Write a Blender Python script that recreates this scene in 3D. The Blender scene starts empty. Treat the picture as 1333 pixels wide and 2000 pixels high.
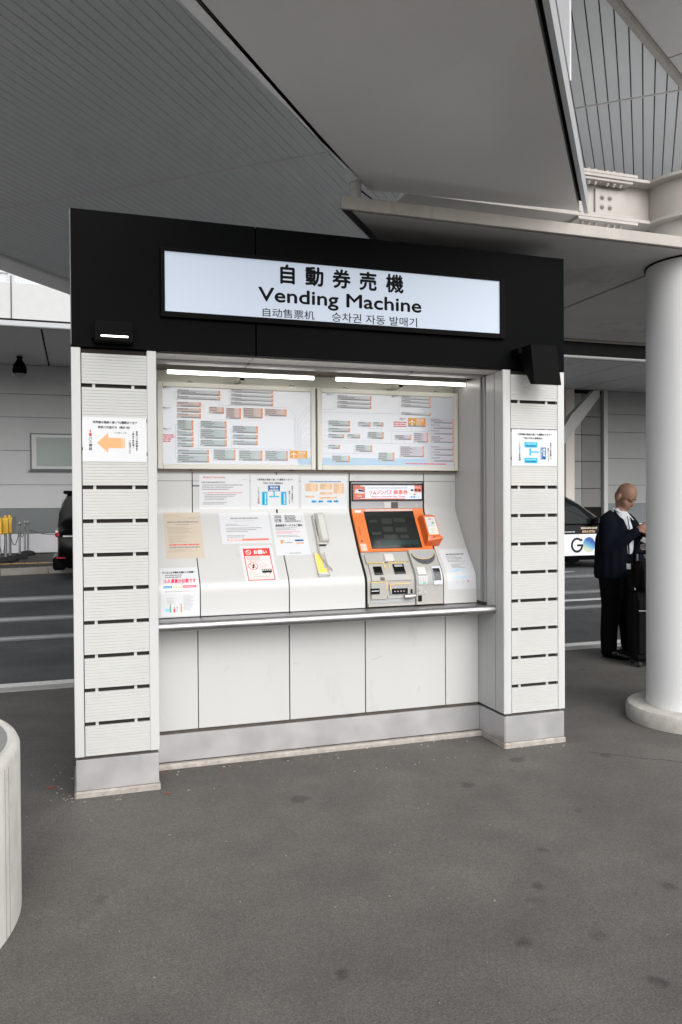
import bpy, bmesh, math, random
from mathutils import Vector, Matrix
random.seed(7)
S = bpy.context.scene
COL = S.collection
R = math.radians

# ------------------------------------------------------------------ camera
YAW, PIT, ROL = R(18.31), R(0.73), R(0.37)
CAM = Vector((0.024, -4.162, 1.47))
f = Vector((math.sin(YAW)*math.cos(PIT), math.cos(YAW)*math.cos(PIT), -math.sin(PIT)))
r = Vector((math.cos(YAW), -math.sin(YAW), 0)); d = f.cross(r)
r2 = math.cos(ROL)*r + math.sin(ROL)*d
d2 = -math.sin(ROL)*r + math.cos(ROL)*d
cam = bpy.data.cameras.new('camera'); cam_o = bpy.data.objects.new('camera', cam); COL.objects.link(cam_o)
cam_o.matrix_world = Matrix(((r2.x, -d2.x, -f.x, CAM.x), (r2.y, -d2.y, -f.y, CAM.y), (r2.z, -d2.z, -f.z, CAM.z), (0, 0, 0, 1)))
cam.sensor_width = 36; cam.lens = 1555/2000*36; cam.clip_start = 0.05; cam.clip_end = 1000
S.camera = cam_o

# ------------------------------------------------------------------ sky and sun (overcast day)
SUN_EL, SUN_AZ = R(34), R(172)          # azimuth clockwise from +Y
W = bpy.data.worlds.new('World'); S.world = W; W.use_nodes = True
nt = W.node_tree; bg = nt.nodes['Background']
sky = nt.nodes.new('ShaderNodeTexSky'); sky.sky_type = 'NISHITA'; sky.sun_disc = False
sky.sun_elevation = SUN_EL; sky.sun_rotation = SUN_AZ; sky.dust_density = 4.0; sky.air_density = 1.0
hs = nt.nodes.new('ShaderNodeHueSaturation'); hs.inputs['Saturation'].default_value = 0.22
nt.links.new(sky.outputs[0], hs.inputs['Color']); nt.links.new(hs.outputs[0], bg.inputs[0])
bg.inputs[1].default_value = 0.10
sun = bpy.data.lights.new('sun', 'SUN'); sun.energy = 1.25; sun.angle = R(75); sun.color = (1.0, 0.985, 0.965)
sun_o = bpy.data.objects.new('sun', sun); COL.objects.link(sun_o)
sd = Vector((math.sin(SUN_AZ)*math.cos(SUN_EL), math.cos(SUN_AZ)*math.cos(SUN_EL), math.sin(SUN_EL)))
sun_o.rotation_euler = (-sd).to_track_quat('-Z', 'Y').to_euler()
vs = S.view_settings; vs.view_transform = 'Standard'; vs.look = 'None'; vs.gamma = 1.0; vs.exposure = 0.72
vs.use_curve_mapping = False
S.cycles.max_bounces = 8; S.cycles.diffuse_bounces = 5; S.cycles.glossy_bounces = 3; S.cycles.transparent_max_bounces = 6; S.cycles.use_denoising = True

# ------------------------------------------------------------------ materials
def srgb(h):
    h = h.lstrip('#'); o = []
    for i in (0, 2, 4):
        c = int(h[i:i+2], 16)/255; o.append(c/12.92 if c <= .04045 else ((c+.055)/1.055)**2.4)
    return (*o, 1)
MATS = {}
def mat(name, col, rough=.5, metal=0., var=0., vscale=6., bump=0., bscale=60., spec=.5, emit=None, estr=0., coat=0., alpha=1., trans=0., stretch=(1, 1, 1), col2=None, c2t=(.55, .7), c2scale=3., rvar=0.):
    if name in MATS: return MATS[name]
    m = bpy.data.materials.new(name); m.use_nodes = True; n = m.node_tree; b = n.nodes['Principled BSDF']
    c = srgb(col) if isinstance(col, str) else (*col, 1)[:4]
    b.inputs['Base Color'].default_value = c; b.inputs['Roughness'].default_value = rough; b.inputs['Metallic'].default_value = metal
    b.inputs['Specular IOR Level'].default_value = spec; b.inputs['Coat Weight'].default_value = coat; b.inputs['Coat Roughness'].default_value = .05
    b.inputs['Alpha'].default_value = alpha; b.inputs['Transmission Weight'].default_value = trans
    if emit is not None:
        b.inputs['Emission Color'].default_value = srgb(emit) if isinstance(emit, str) else (*emit, 1)[:4]
        b.inputs['Emission Strength'].default_value = estr
    if var or bump or col2 or rvar:
        tc = n.nodes.new('ShaderNodeTexCoord'); mp = n.nodes.new('ShaderNodeMapping'); mp.inputs['Scale'].default_value = stretch
        geo = n.nodes.new('ShaderNodeNewGeometry')
        n.links.new(geo.outputs['Position'], mp.inputs[0])
    out = None
    if var:
        t = n.nodes.new('ShaderNodeTexNoise'); t.inputs['Scale'].default_value = vscale; t.inputs['Detail'].default_value = 6; t.inputs['Roughness'].default_value = .65
        n.links.new(mp.outputs[0], t.inputs['Vector'])
        rp = n.nodes.new('ShaderNodeMapRange'); rp.inputs['From Min'].default_value = .3; rp.inputs['From Max'].default_value = .7
        rp.inputs['To Min'].default_value = 1-var; rp.inputs['To Max'].default_value = 1+var
        n.links.new(t.outputs['Fac'], rp.inputs[0])
        mx = n.nodes.new('ShaderNodeVectorMath'); mx.operation = 'SCALE'; mx.inputs[0].default_value = c[:3]
        n.links.new(rp.outputs[0], mx.inputs['Scale']); out = mx.outputs[0]
    if col2:
        t2 = n.nodes.new('ShaderNodeTexNoise'); t2.inputs['Scale'].default_value = c2scale; t2.inputs['Detail'].default_value = 8; t2.inputs['Roughness'].default_value = .7
        n.links.new(mp.outputs[0], t2.inputs['Vector'])
        r_ = n.nodes.new('ShaderNodeMapRange'); r_.inputs['From Min'].default_value = c2t[0]; r_.inputs['From Max'].default_value = c2t[1]
        n.links.new(t2.outputs['Fac'], r_.inputs[0])
        mi = n.nodes.new('ShaderNodeMix'); mi.data_type = 'RGBA'; mi.inputs['A'].default_value = c
        if out: n.links.new(out, mi.inputs['A'])
        mi.inputs['B'].default_value = srgb(col2) if isinstance(col2, str) else (*col2, 1)[:4]
        n.links.new(r_.outputs[0], mi.inputs['Factor']); out = mi.outputs['Result']
    if out: n.links.new(out, b.inputs['Base Color'])
    if rvar:
        t4 = n.nodes.new('ShaderNodeTexNoise'); t4.inputs['Scale'].default_value = vscale*1.7; t4.inputs['Detail'].default_value = 5
        n.links.new(mp.outputs[0], t4.inputs['Vector'])
        r4 = n.nodes.new('ShaderNodeMapRange'); r4.inputs['From Min'].default_value = .3; r4.inputs['From Max'].default_value = .7
        r4.inputs['To Min'].default_value = max(0, rough-rvar); r4.inputs['To Max'].default_value = rough+rvar
        n.links.new(t4.outputs['Fac'], r4.inputs[0]); n.links.new(r4.outputs[0], b.inputs['Roughness'])
    if bump:
        t3 = n.nodes.new('ShaderNodeTexNoise'); t3.inputs['Scale'].default_value = bscale; t3.inputs['Detail'].default_value = 5
        n.links.new(mp.outputs[0], t3.inputs['Vector'])
        bn = n.nodes.new('ShaderNodeBump'); bn.inputs['Strength'].default_value = bump; bn.inputs['Distance'].default_value = .01
        n.links.new(t3.outputs['Fac'], bn.inputs['Height']); n.links.new(bn.outputs[0], b.inputs['Normal'])
    MATS[name] = m; return m

WHITE = mat('white_enamel', (.51, .515, .51), .34, var=.02, vscale=1.4, col2=(.36, .35, .325), c2t=(.60, .95), c2scale=5, stretch=(1.2, 1, .35))
CREAM = mat('cream_wall_enamel', (.58, .575, .52), .35, var=.03, vscale=3)
PILLAR = mat('pillar_white', (.51, .515, .51), .42, var=.03, vscale=2, col2=(.30, .27, .24), c2t=(.66, .85), c2scale=9, stretch=(1.5, 1, .3))
SLAT = mat('slat_white', (.50, .505, .495), .5, var=.03, vscale=3)
SLATW = mat('slat_white_worn', (.52, .52, .505), .55, var=.05, vscale=5, stretch=(2.5, 1, 34), col2=(.25, .22, .19), c2t=(.655, .70), c2scale=3.2)
FASCIA = mat('black_panel', (.0014, .0017, .0021), .45, spec=.035)
BLACK = mat('matt_black', (.003, .003, .003), .6, spec=.06)
GAP = mat('dark_gap', (.012, .011, .010), .9, spec=.1)
GRIME = mat('grimy_joint', (.07, .058, .05), .9, var=.3, vscale=12)
STEEL = mat('brushed_steel', (.40, .40, .41), .42, 1., var=.06, vscale=4, stretch=(1, 1, 12), rvar=.1)
STEELK = mat('kick_plate_steel', (.58, .58, .59), .40, .8, var=.06, vscale=5, bump=.018, bscale=9, rvar=.06)
CONC = mat('concrete', (.46, .44, .41), .85, var=.2, vscale=9, bump=.25, bscale=70, col2=(.16, .15, .14), c2t=(.62, .78), c2scale=5)
CONCP = mat('concrete_pale', (.62, .60, .57), .8, var=.09, vscale=4, bump=.12, bscale=60, col2=(.40, .375, .345), c2t=(.52, .85), c2scale=3.5, stretch=(1, 1, .7))
MORTAR = mat('mortar_bed', (.36, .33, .30), .9, var=.25, vscale=18, bump=.5, bscale=60)
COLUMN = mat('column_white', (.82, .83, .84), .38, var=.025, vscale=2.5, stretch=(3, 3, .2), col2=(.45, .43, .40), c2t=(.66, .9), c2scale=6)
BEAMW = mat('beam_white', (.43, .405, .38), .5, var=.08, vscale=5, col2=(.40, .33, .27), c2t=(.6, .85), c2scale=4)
LIP = mat('weathered_lip', (.40, .375, .345), .5, var=.1, vscale=5, col2=(.30, .25, .20), c2t=(.54, .8), c2scale=14, stretch=(1.5, 1, .25))
TRAY = mat('tray_soffit_grey', (.56, .55, .54), .5, var=.06, vscale=1.6, col2=(.20, .18, .155), c2t=(.56, .85), c2scale=1.1)
PANEL = mat('canopy_panel_grey', (.66, .65, .635), .36, var=.05, vscale=.9, col2=(.30, .27, .23), c2t=(.60, 1.0), c2scale=1.1, stretch=(1, .6, 1))
SLATC = mat('canopy_slat_grey', (.80, .825, .84), .42, 0., var=.03, vscale=2)
RAILC = mat('joint_strip', (.80, .79, .77), .5)
RIM = mat('pale_rim', (.46, .47, .49), .4)
GREYM = mat('dark_grey_metal', (.09, .095, .1), .5)
SIGNFACE = mat('lit_sign_face', (.30, .34, .40), .35, emit=(.56, .65, .80), estr=.27, var=.02, vscale=2)
TUBE = mat('lit_tube', (.9, .9, .9), .4, emit=(1., .97, .88), estr=3.6)
LED = mat('lit_led_bar', (.9, .9, .9), .4, emit=(1., .98, .92), estr=4.)
ORANGE = mat('orange_plastic', (.70, .165, .032), .35, var=.05, vscale=8)
ORANGED = mat('orange_plastic_reader', (.72, .14, .03), .4)
MGREY = mat('machine_light_grey', (.36, .352, .33), .45, var=.04, vscale=14)
MGREYD = mat('machine_mid_grey', (.34, .345, .36), .4)
MDARK = mat('machine_dark_grey', (.07, .075, .08), .4)
SCREEN = mat('dark_screen', (.013, .016, .015), .12, coat=.4)
GLOSSB = mat('gloss_black', (.005, .005, .005), .15)
SILVER = mat('silver_film', (.6, .6, .6), .25, .9, var=.4, vscale=60)
PAPER = mat('white_paper', (.60, .615, .64), .35, coat=.25)
PAPERB = mat('faded_beige_paper', (.52, .455, .37), .6, var=.05, vscale=8)
PLASTIC = mat('phone_plastic', (.54, .535, .51), .35)
CLEAR = mat('clear_plastic', (.75, .76, .76), .15, alpha=.35)
FRAMEW = mat('board_frame_white', (.62, .61, .56), .35)
SHEETM = mat('map_sheet', (.58, .61, .67), .22, coat=.5)
def ink(n, c): return mat('ink_'+n, c, .8, spec=.12)
INK = ink('black', (.02, .02, .022)); INKG = ink('grey', (.25, .25, .27)); INKL = ink('light_grey', (.42, .42, .44)); RED = ink('red', (.62, .05, .05)); REDT = ink('red_text', (.66, .09, .08))
PINKT = ink('pink_text', (.75, .12, .18)); WINK = ink('white', (.8, .8, .8)); ORG = ink('orange', (.78, .30, .14)); ORGA = ink('arrow_orange', (.78, .42, .20)); AMB = ink('amber', (.75, .38, .10))
BLU = ink('dark_blue', (.02, .13, .33)); CYA = ink('cyan', (.03, .42, .66)); CYB = ink('blue', (.02, .28, .55)); SEA = ink('sea', (.45, .60, .74)); PNK = ink('pale_pink', (.68, .55, .52)); TEA = ink('pale_teal', (.49, .57, .58)); LIL = ink('pale_lilac', (.56, .54, .62)); GRB = ink('pale_grey', (.60, .62, .66)); BAR = ink('bar_grey', (.30, .31, .33)); PEA = ink('peach', (.74, .53, .36)); SAL = ink('salmon', (.72, .22, .17)); GRN = ink('green', (.16, .42, .18)); YEL = ink('yellow', (.80, .55, .10)); LINEB = ink('route_line', (.28, .33, .42)); LINER = ink('route_line_pink', (.62, .40, .40)); MAGT = ink('crimson', (.70, .04, .12)); SKB = ink('sky_blue', (.28, .58, .76)); CARDY = ink('card_yellow', (.80, .58, .14)); BEIT = ink('faded_text', (.40, .33, .28))

# ------------------------------------------------------------------ mesh helpers
class MB:
    def __init__(s): s.v = []; s.f = []; s.m = []; s.mats = []
    def mi(s, m):
        if m not in s.mats: s.mats.append(m)
        return s.mats.index(m)
    def add(s, vs, fs, m):
        o = len(s.v); s.v += [tuple(p) for p in vs]; k = s.mi(m)
        for q in fs: s.f.append(tuple(i+o for i in q)); s.m.append(k)
        return s
    def box(s, x0, x1, y0, y1, z0, z1, m, ch=0.):
        if ch <= 0:
            vs = [(x, y, z) for x in (x0, x1) for y in (y0, y1) for z in (z0, z1)]
            return s.add(vs, [(0, 1, 3, 2), (4, 6, 7, 5), (0, 4, 5, 1), (2, 3, 7, 6), (0, 2, 6, 4), (1, 5, 7, 3)], m)
        lo = (x0, y0, z0); hi = (x1, y1, z1); vs = []; ix = {}
        for sx in (0, 1):
            for sy in (0, 1):
                for sz in (0, 1):
                    for ax in range(3):
                        p = []
                        for k, sg in enumerate((sx, sy, sz)):
                            b = hi[k] if sg else lo[k]
                            if k != ax: b += -ch if sg else ch
                            p.append(b)
                        ix[(sx, sy, sz, ax)] = len(vs); vs.append(p)
        fs = []
        for ax in range(3):
            for sg in (0, 1):
                o = [k for k in range(3) if k != ax]; q = []
                for a, b in ((0, 0), (1, 0), (1, 1), (0, 1)):
                    t = [0, 0, 0]; t[ax] = sg; t[o[0]] = a; t[o[1]] = b; q.append(ix[(*t, ax)])
                fs.append(q)
        for ax in range(3):
            o = [k for k in range(3) if k != ax]
            for a in (0, 1):
                for b in (0, 1):
                    q = []
                    for e in (0, 1):
                        t = [0, 0, 0]; t[ax] = e; t[o[0]] = a; t[o[1]] = b
                        q.append((ix[(*t, o[0])], ix[(*t, o[1])]))
                    fs.append([q[0][0], q[0][1], q[1][1], q[1][0]])
        for sx in (0, 1):
            for sy in (0, 1):
                for sz in (0, 1): fs.append([ix[(sx, sy, sz, a)] for a in range(3)])
        return s.add(vs, fs, m)
    def prism(s, pts, z0, z1, m):
        n = len(pts); vs = [(x, y, z0) for x, y in pts]+[(x, y, z1) for x, y in pts]
        return s.add(vs, [tuple(range(n))[::-1], tuple(range(n, 2*n))]+[(i, (i+1) % n, n+(i+1) % n, n+i) for i in range(n)], m)
    def cyl(s, cx, cy, z0, z1, ra, m, rb=None, n=32, bev=0.):
        rb = ra if rb is None else rb
        prof = [(ra, z0), (rb, z1)] if not bev else [(ra, z0), (rb, z1-bev), (rb-bev*.3, z1-bev*.3), (rb-bev, z1)]
        return s.lathe(cx, cy, prof, m, n)
    def lathe(s, cx, cy, prof, m, n=32):
        vs = []; k = len(prof)
        for rr, z in prof:
            for i in range(n):
                a = 2*math.pi*i/n; vs.append((cx+rr*math.cos(a), cy+rr*math.sin(a), z))
        fs = [(j*n+i, j*n+(i+1) % n, (j+1)*n+(i+1) % n, (j+1)*n+i) for j in range(k-1) for i in range(n)]
        fs += [tuple(range(n))[::-1], tuple((k-1)*n+i for i in range(n))]
        return s.add(vs, fs, m)
    def tube(s, pts, rad, m, n=8, caps=True):
        pts = [Vector(p) for p in pts]; rads = rad if isinstance(rad, (list, tuple)) else [rad]*len(pts); vs = []; up0 = None
        for i, p in enumerate(pts):
            t = (pts[min(i+1, len(pts)-1)]-pts[max(i-1, 0)]).normalized()
            if up0 is None: up0 = t.orthogonal().normalized()
            up0 = (up0-t*up0.dot(t))
            up0 = up0.normalized() if up0.length > 1e-6 else t.orthogonal().normalized()
            w = t.cross(up0)
            for k in range(n):
                a = 2*math.pi*k/n; vs.append(p+(up0*math.cos(a)+w*math.sin(a))*rads[i])
        N = len(pts); fs = [(j*n+i, j*n+(i+1) % n, (j+1)*n+(i+1) % n, (j+1)*n+i) for j in range(N-1) for i in range(n)]
        if caps: fs += [tuple(range(n))[::-1], tuple((N-1)*n+i for i in range(n))]
        return s.add(vs, fs, m)
    def ball(s, c, rad, m, n=12, k=8, rot=None):
        rx, ry, rz = rad if isinstance(rad, (tuple, list)) else (rad,)*3
        vs = []
        for j in range(k+1):
            th = math.pi*j/k
            for i in range(n):
                a = 2*math.pi*i/n; p = Vector((rx*math.sin(th)*math.cos(a), ry*math.sin(th)*math.sin(a), -rz*math.cos(th)))
                if rot: p = rot @ p
                vs.append(p+Vector(c))
        return s.add(vs, [(j*n+i, j*n+(i+1) % n, (j+1)*n+(i+1) % n, (j+1)*n+i) for j in range(k) for i in range(n)], m)
    def mesh(s, name, smooth=False):
        me = bpy.data.meshes.new(name); me.from_pydata(s.v, [], s.f)
        for m in s.mats: me.materials.append(m)
        me.polygons.foreach_set('material_index', s.m)
        bm = bmesh.new(); bm.from_mesh(me); bmesh.ops.remove_doubles(bm, verts=bm.verts, dist=1e-6) if smooth else None
        bmesh.ops.recalc_face_normals(bm, faces=bm.faces)
        if smooth:
            for fc in bm.faces: fc.smooth = True
            for e in bm.edges:
                if len(e.link_faces) == 2 and e.calc_face_angle(0) > R(38): e.smooth = False
        bm.to_mesh(me); bm.free(); return me
    def build(s, name, parent=None, smooth=False):
        o = bpy.data.objects.new(name, s.mesh(name, smooth)); COL.objects.link(o)
        if parent is not None: o.parent = parent
        return o
def tag(o, label, cat, group=None, kind=None):
    if label: o['label'] = label
    if cat: o['category'] = cat
    if group: o['group'] = group
    if kind: o['kind'] = kind
    return o
def struct(o, label=None):
    o['kind'] = 'structure'
    if label: o['label'] = label
    return o
def root(name, label, cat, group=None, loc=(0, 0, 0)):
    o = bpy.data.objects.new(name, None); COL.objects.link(o); o.location = loc; o.empty_display_size = .1
    return tag(o, label, cat, group)
def inst(name, me, parent, loc=(0, 0, 0)):
    o = bpy.data.objects.new(name, me); COL.objects.link(o); o.parent = parent; o.location = loc; return o

# ------------------------------------------------------------------ lettering
TXT = {}
def text2d(body, res=2):
    if (body, res) in TXT: return TXT[(body, res)]
    c = bpy.data.curves.new('lettering', 'FONT'); c.body = body; c.size = 1; c.resolution_u = res
    o = bpy.data.objects.new('lettering', c); COL.objects.link(o)
    dg = bpy.context.evaluated_depsgraph_get(); dg.update(); e = o.evaluated_get(dg); me = e.to_mesh()
    vs = [(v.co.x, v.co.y) for v in me.vertices]; fs = [tuple(p.vertices) for p in me.polygons]
    e.to_mesh_clear(); bpy.data.objects.remove(o); bpy.data.curves.remove(c)
    if vs:
        x0 = min(v[0] for v in vs); x1 = max(v[0] for v in vs); y0 = min(v[1] for v in vs); y1 = max(v[1] for v in vs)
    else: x0 = x1 = y0 = y1 = 0
    TXT[(body, res)] = (vs, fs, (x0, x1, y0, y1)); return TXT[(body, res)]

class Print:
    """flat print; M maps local (x right, y up, h off the sheet) to the world"""
    def __init__(s, M, sub=None): s.M = M; s.b = MB(); s.sub = sub
    def h(s, l): return .0006+.0002*l
    def poly(s, pts, m, l=0):
        s.b.add([s.M(x, y, s.h(l)) for x, y in pts], [tuple(range(len(pts)))], m)
    def rect(s, x0, y0, x1, y1, m, l=0):
        n = 1 if not s.sub else max(1, int(abs(y1-y0)/s.sub))
        for i in range(n):
            a = y0+(y1-y0)*i/n; c = y0+(y1-y0)*(i+1)/n; s.poly([(x0, a), (x1, a), (x1, c), (x0, c)], m, l)
    def line(s, pts, w, m, l=1):
        for k, (a, c) in enumerate(zip(pts, pts[1:])):
            dx, dy = c[0]-a[0], c[1]-a[1]; L = math.hypot(dx, dy) or 1; nx, ny = -dy/L*w/2, dx/L*w/2
            s.poly([(a[0]+nx, a[1]+ny), (a[0]-nx, a[1]-ny), (c[0]-nx, c[1]-ny), (c[0]+nx, c[1]+ny)], m, l+(k % 2)*.2)
    def ring(s, cx, cy, ra, w, m, l=1, n=28, a0=0, a1=360, ry=None):
        ry = ra if ry is None else ry
        for i in range(n):
            t0 = R(a0+(a1-a0)*i/n); t1 = R(a0+(a1-a0)*(i+1)/n)
            P = lambda q, t: (cx+(ra-q)*math.cos(t), cy+(ry-q)*math.sin(t))
            s.poly([P(0, t0), P(0, t1), P(w, t1), P(w, t0)], m, l)
    def disc(s, cx, cy, ra, m, l=1, n=28, ry=None):
        ry = ra if ry is None else ry
        s.poly([(cx+ra*math.cos(2*math.pi*i/n), cy+ry*math.sin(2*math.pi*i/n)) for i in range(n)], m, l)
    def text(s, body, x, y, size, m, l=2, bold=0., align='c', width=None, height=None, res=2, slant=0.):
        """x,y: centre (or left/right middle) of the inked box; size = ink height unless width given"""
        vs, fs, (x0, x1, y0, y1) = text2d(body, res)
        if not vs: return
        k = size/max(1e-6, (y1-y0)); kx = k
        if width: kx = width/max(1e-6, x1-x0)
        w = (x1-x0)*kx; ox = {'c': x-w/2, 'l': x, 'r': x-w}[align]
        offs = [(0, 0)] if not bold else [(0, 0), (-bold, 0), (bold, 0), (0, -bold), (0, bold)]
        for j, (dx, dy) in enumerate(offs):
            s.b.add([s.M(ox+(vx-x0)*kx+dx*size+slant*(vy-y0)*k, y-size/2+(vy-y0)*k+dy*size, s.h(l)+.00003*j) for vx, vy in vs], fs, m)
    def vtext(s, body, x, ytop, size, m, l=2, pitch=1.12, bold=0.):
        for i, ch in enumerate(body):
            if ch == ' ': continue
            vs, fs, (x0, x1, y0, y1) = text2d(ch, 1)
            k = size/.92
            hh = (y1-y0)*k
            s.text(ch, x, ytop-size*.5-i*size*pitch, hh, m, l, bold)
    def greek(s, x0, y0, x1, y1, n, m, l=2, fill=.9, hr=.38, seed=None):
        """rows of unreadably small text"""
        rn = random.Random(seed if seed is not None else int((x0*977+y1*1319)*1000))
        p = (y1-y0)/n
        for i in range(n):
            yc = y1-p*(i+.5); x = x0; xe = x0+(x1-x0)*(fill*(.55+.45*rn.random()) if n > 1 else fill)
            while x < xe:
                w = p*hr*(rn.choice((.9, 1.3, 2., 2.8))); e = min(x+w, xe)
                s.poly([(x, yc-p*hr/2), (e, yc-p*hr/2), (e, yc+p*hr/2), (x, yc+p*hr/2)], m, l); x = e+p*hr*.35
    def build(s, name, parent, kind=None):
        o = s.b.build(name, parent)
        if kind: o['kind'] = kind
        return o
def Mfront(x0, z0, y): return lambda x, yy, h: (x0+x, y-h, z0+yy)
def sheet(name, M, w, h, m, label, cat, group=None, th=.0012, ny=1, parent=None):
    """a sheet of paper w x h lying on the surface given by M, with real thickness"""
    b = MB(); vs = []; n = ny+1
    for hh in (th*.3, th):
        for j in range(n):
            for x in (0, w): vs.append(M(x, h*j/ny, hh-.0008))
    o = 2*n; fs = []
    for j in range(ny):
        a = 2*j; fs += [(a, a+1, a+3, a+2), (o+a, o+a+2, o+a+3, o+a+1), (a, a+2, o+a+2, o+a), (a+1, o+a+1, o+a+3, a+3)]
    fs += [(0, o, o+1, 1), (2*ny, 2*ny+1, o+2*ny+1, o+2*ny)]
    b.add(vs, fs, m); ob = b.build(name, parent)
    if label: tag(ob, label, cat, group)
    return ob

# ================================================================== ground
def asphalt(name, base, spots, spk=.35, crack=False):
    m = bpy.data.materials.new(name); m.use_nodes = True; n = m.node_tree; b = n.nodes['Principled BSDF']; N = n.nodes.new; K = n.links.new
    g = N('ShaderNodeNewGeometry'); pos = g.outputs['Position']
    def noise(sc, det=5, ro=.6):
        t = N('ShaderNodeTexNoise'); t.inputs['Scale'].default_value = sc; t.inputs['Detail'].default_value = det; t.inputs['Roughness'].default_value = ro; K(pos, t.inputs['Vector']); return t.outputs['Fac']
    def rng(x, a, c, p, q):
        k = N('ShaderNodeMapRange'); k.inputs['From Min'].default_value = a; k.inputs['From Max'].default_value = c; k.inputs['To Min'].default_value = p; k.inputs['To Max'].default_value = q; K(x, k.inputs[0]); return k.outputs[0]
    def mul(a, c):
        k = N('ShaderNodeMath'); k.operation = 'MULTIPLY'; K(a, k.inputs[0]); K(c, k.inputs[1]); return k.outputs[0]
    v = mul(rng(noise(.9, 6), .3, .7, .80, 1.18), rng(noise(130, 3, .8), .32, .68, 1-spk, 1+spk))
    v = mul(v, rng(noise(45, 4), .3, .7, .86, 1.14)); v = mul(v, rng(noise(.33, 4, .6), .36, .64, .84, 1.10))
    # dark gum and oil spots
    vo = N('ShaderNodeTexVoronoi'); vo.inputs['Scale'].default_value = 2.9; vo.inputs['Randomness'].default_value = 1
    wv = N('ShaderNodeVectorMath'); wv.operation = 'ADD'; nz = N('ShaderNodeTexNoise'); nz.inputs['Scale'].default_value = 9; K(pos, nz.inputs['Vector'])
    ns = N('ShaderNodeVectorMath'); ns.operation = 'SCALE'; ns.inputs['Scale'].default_value = .10; K(nz.outputs['Color'], ns.inputs[0]); K(pos, wv.inputs[0]); K(ns.outputs[0], wv.inputs[1]); K(wv.outputs[0], vo.inputs['Vector'])
    sz = rng(noise(1.3, 2), .35, .65, .02, .13)
    df = N('ShaderNodeMath'); df.operation = 'SUBTRACT'; K(vo.outputs['Distance'], df.inputs[0]); K(sz, df.inputs[1])
    v = mul(v, rng(df.outputs[0], -.02, .05, 1-spots, 1))
    v = mul(v, rng(noise(2.6, 8, .75), .35, .65, .88, 1.12))
    # pale specks of grit
    v2 = N('ShaderNodeTexVoronoi'); v2.inputs['Scale'].default_value = 24; K(pos, v2.inputs['Vector'])
    th = rng(noise(3, 3), .5, .72, .0, .035)
    d2_ = N('ShaderNodeMath'); d2_.operation = 'LESS_THAN'; K(v2.outputs['Distance'], d2_.inputs[0]); K(th, d2_.inputs[1])
    sc = N('ShaderNodeVectorMath'); sc.operation = 'SCALE'; sc.inputs[0].default_value = base; K(v, sc.inputs['Scale'])
    mi = N('ShaderNodeMix'); mi.data_type = 'RGBA'; K(sc.outputs[0], mi.inputs['A']); mi.inputs['B'].default_value = (.27, .26, .245, 1)
    K(d2_.outputs[0], mi.inputs['Factor']); K(mi.outputs['Result'], b.inputs['Base Color'])
    b.inputs['Roughness'].default_value = .78; b.inputs['Specular IOR Level'].default_value = .35
    bn = N('ShaderNodeBump'); bn.inputs['Strength'].default_value = .45; bn.inputs['Distance'].default_value = .006
    K(noise(150, 4, .7), bn.inputs['Height']); K(bn.outputs[0], b.inputs['Normal'])
    return m
WALKA = asphalt('pavement_asphalt', (.112, .1065, .098), .38, spk=.42)
ROADA = asphalt('road_asphalt', (.088, .090, .094), .2, spk=.45)
ROADZ = -.12
struct(MB().box(-300, 300, -300, 300, ROADZ-.5, ROADZ, ROADA).build('road'))
struct(MB().box(-40, 60, -70, 2.548, -.35, 0, WALKA).build('pavement'))
KERBM = mat('kerb_concrete', (.33, .33, .32), .8, var=.15, vscale=12, bump=.2, bscale=80)
kerb = struct(MB().box(-40, 60, 2.552, 2.70, -.35, -.012, KERBM).build('kerb'))
km = MB().box(0, .992, 2.5495, 2.712, -.02, .003, KERBM, .006).mesh('kerb_stone')
for k in range(-4, 9): inst('kerb_stone', km, kerb, (k+.3, 0, 0))
LINEM = mat('road_paint', (.70, .70, .69), .7, var=.18, vscale=25, col2=(.25, .25, .25), c2t=(.62, .75), c2scale=14)
struct(MB().box(-40, 60, 3.03, 3.42, ROADZ+.001, ROADZ+.004, LINEM).build('road_marking'))
struct(MB().box(5.9, 12.5, 6.6, 6.78, ROADZ+.001, ROADZ+.004, LINEM).build('road_marking'))
for x0 in (9.4, 11.25):
    b = MB(); b.prism([(x0, 10.9), (x0+1.15, 11.05), (x0, 11.2)] if x0 < 10 else [(x0, 11.08), (x0+1.2, 10.95), (x0+1.2, 11.2)], ROADZ+.001, ROADZ+.004, LINEM)
    struct(b.build('road_marking'))
# far pavement along the terminal
FARW = mat('far_pavement', (.05, .048, .046), .8, var=.15, vscale=6)
fp = [(-14, 12.05), (-1.61, 14.80), (2.2, 15.6), (45, 15.6), (45, 24), (-14, 24)]
far = struct(MB().prism(fp, -.3, .03, FARW).build('far_pavement'))
KS = mat('kerb_granite', (.36, .34, .31), .75, var=.2, vscale=6, col2=(.20, .15, .11), c2t=(.5, .75), c2scale=3)
ka = Vector((-14, 12.05, 0)); kb = Vector((-1.61, 14.80, 0)); kd = (kb-ka).normalized()
fk = struct(MB().prism([(-14, 12.0), (-1.60, 14.75), (2.2, 15.55), (45, 15.55), (45, 15.59), (2.2, 15.59), (-1.61, 14.79), (-14, 12.04)], -.3, -.02, KS).build('far_kerb'))
fkm = MB().box(.004, .995, -.10, .10, -.11, .045, KS, .012).mesh('kerb_stone')
for k in range(-3, 6):
    o = inst('kerb_stone', fkm, fk, kb+kd*k*1.0); o.rotation_euler.z = math.atan2(kd.y, kd.x)
TACT = mat('tactile_yellow', (.52, .30, .11), .7, var=.25, vscale=14)
tb = struct(MB().box(-14, 2.4, 0, .05, .030, .032, FARW).build('tactile_strip')); tb.location = (0, 16.3, 0)
tm = MB().box(.01, .29, 0, .29, .031, .036, TACT, .002)
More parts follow.
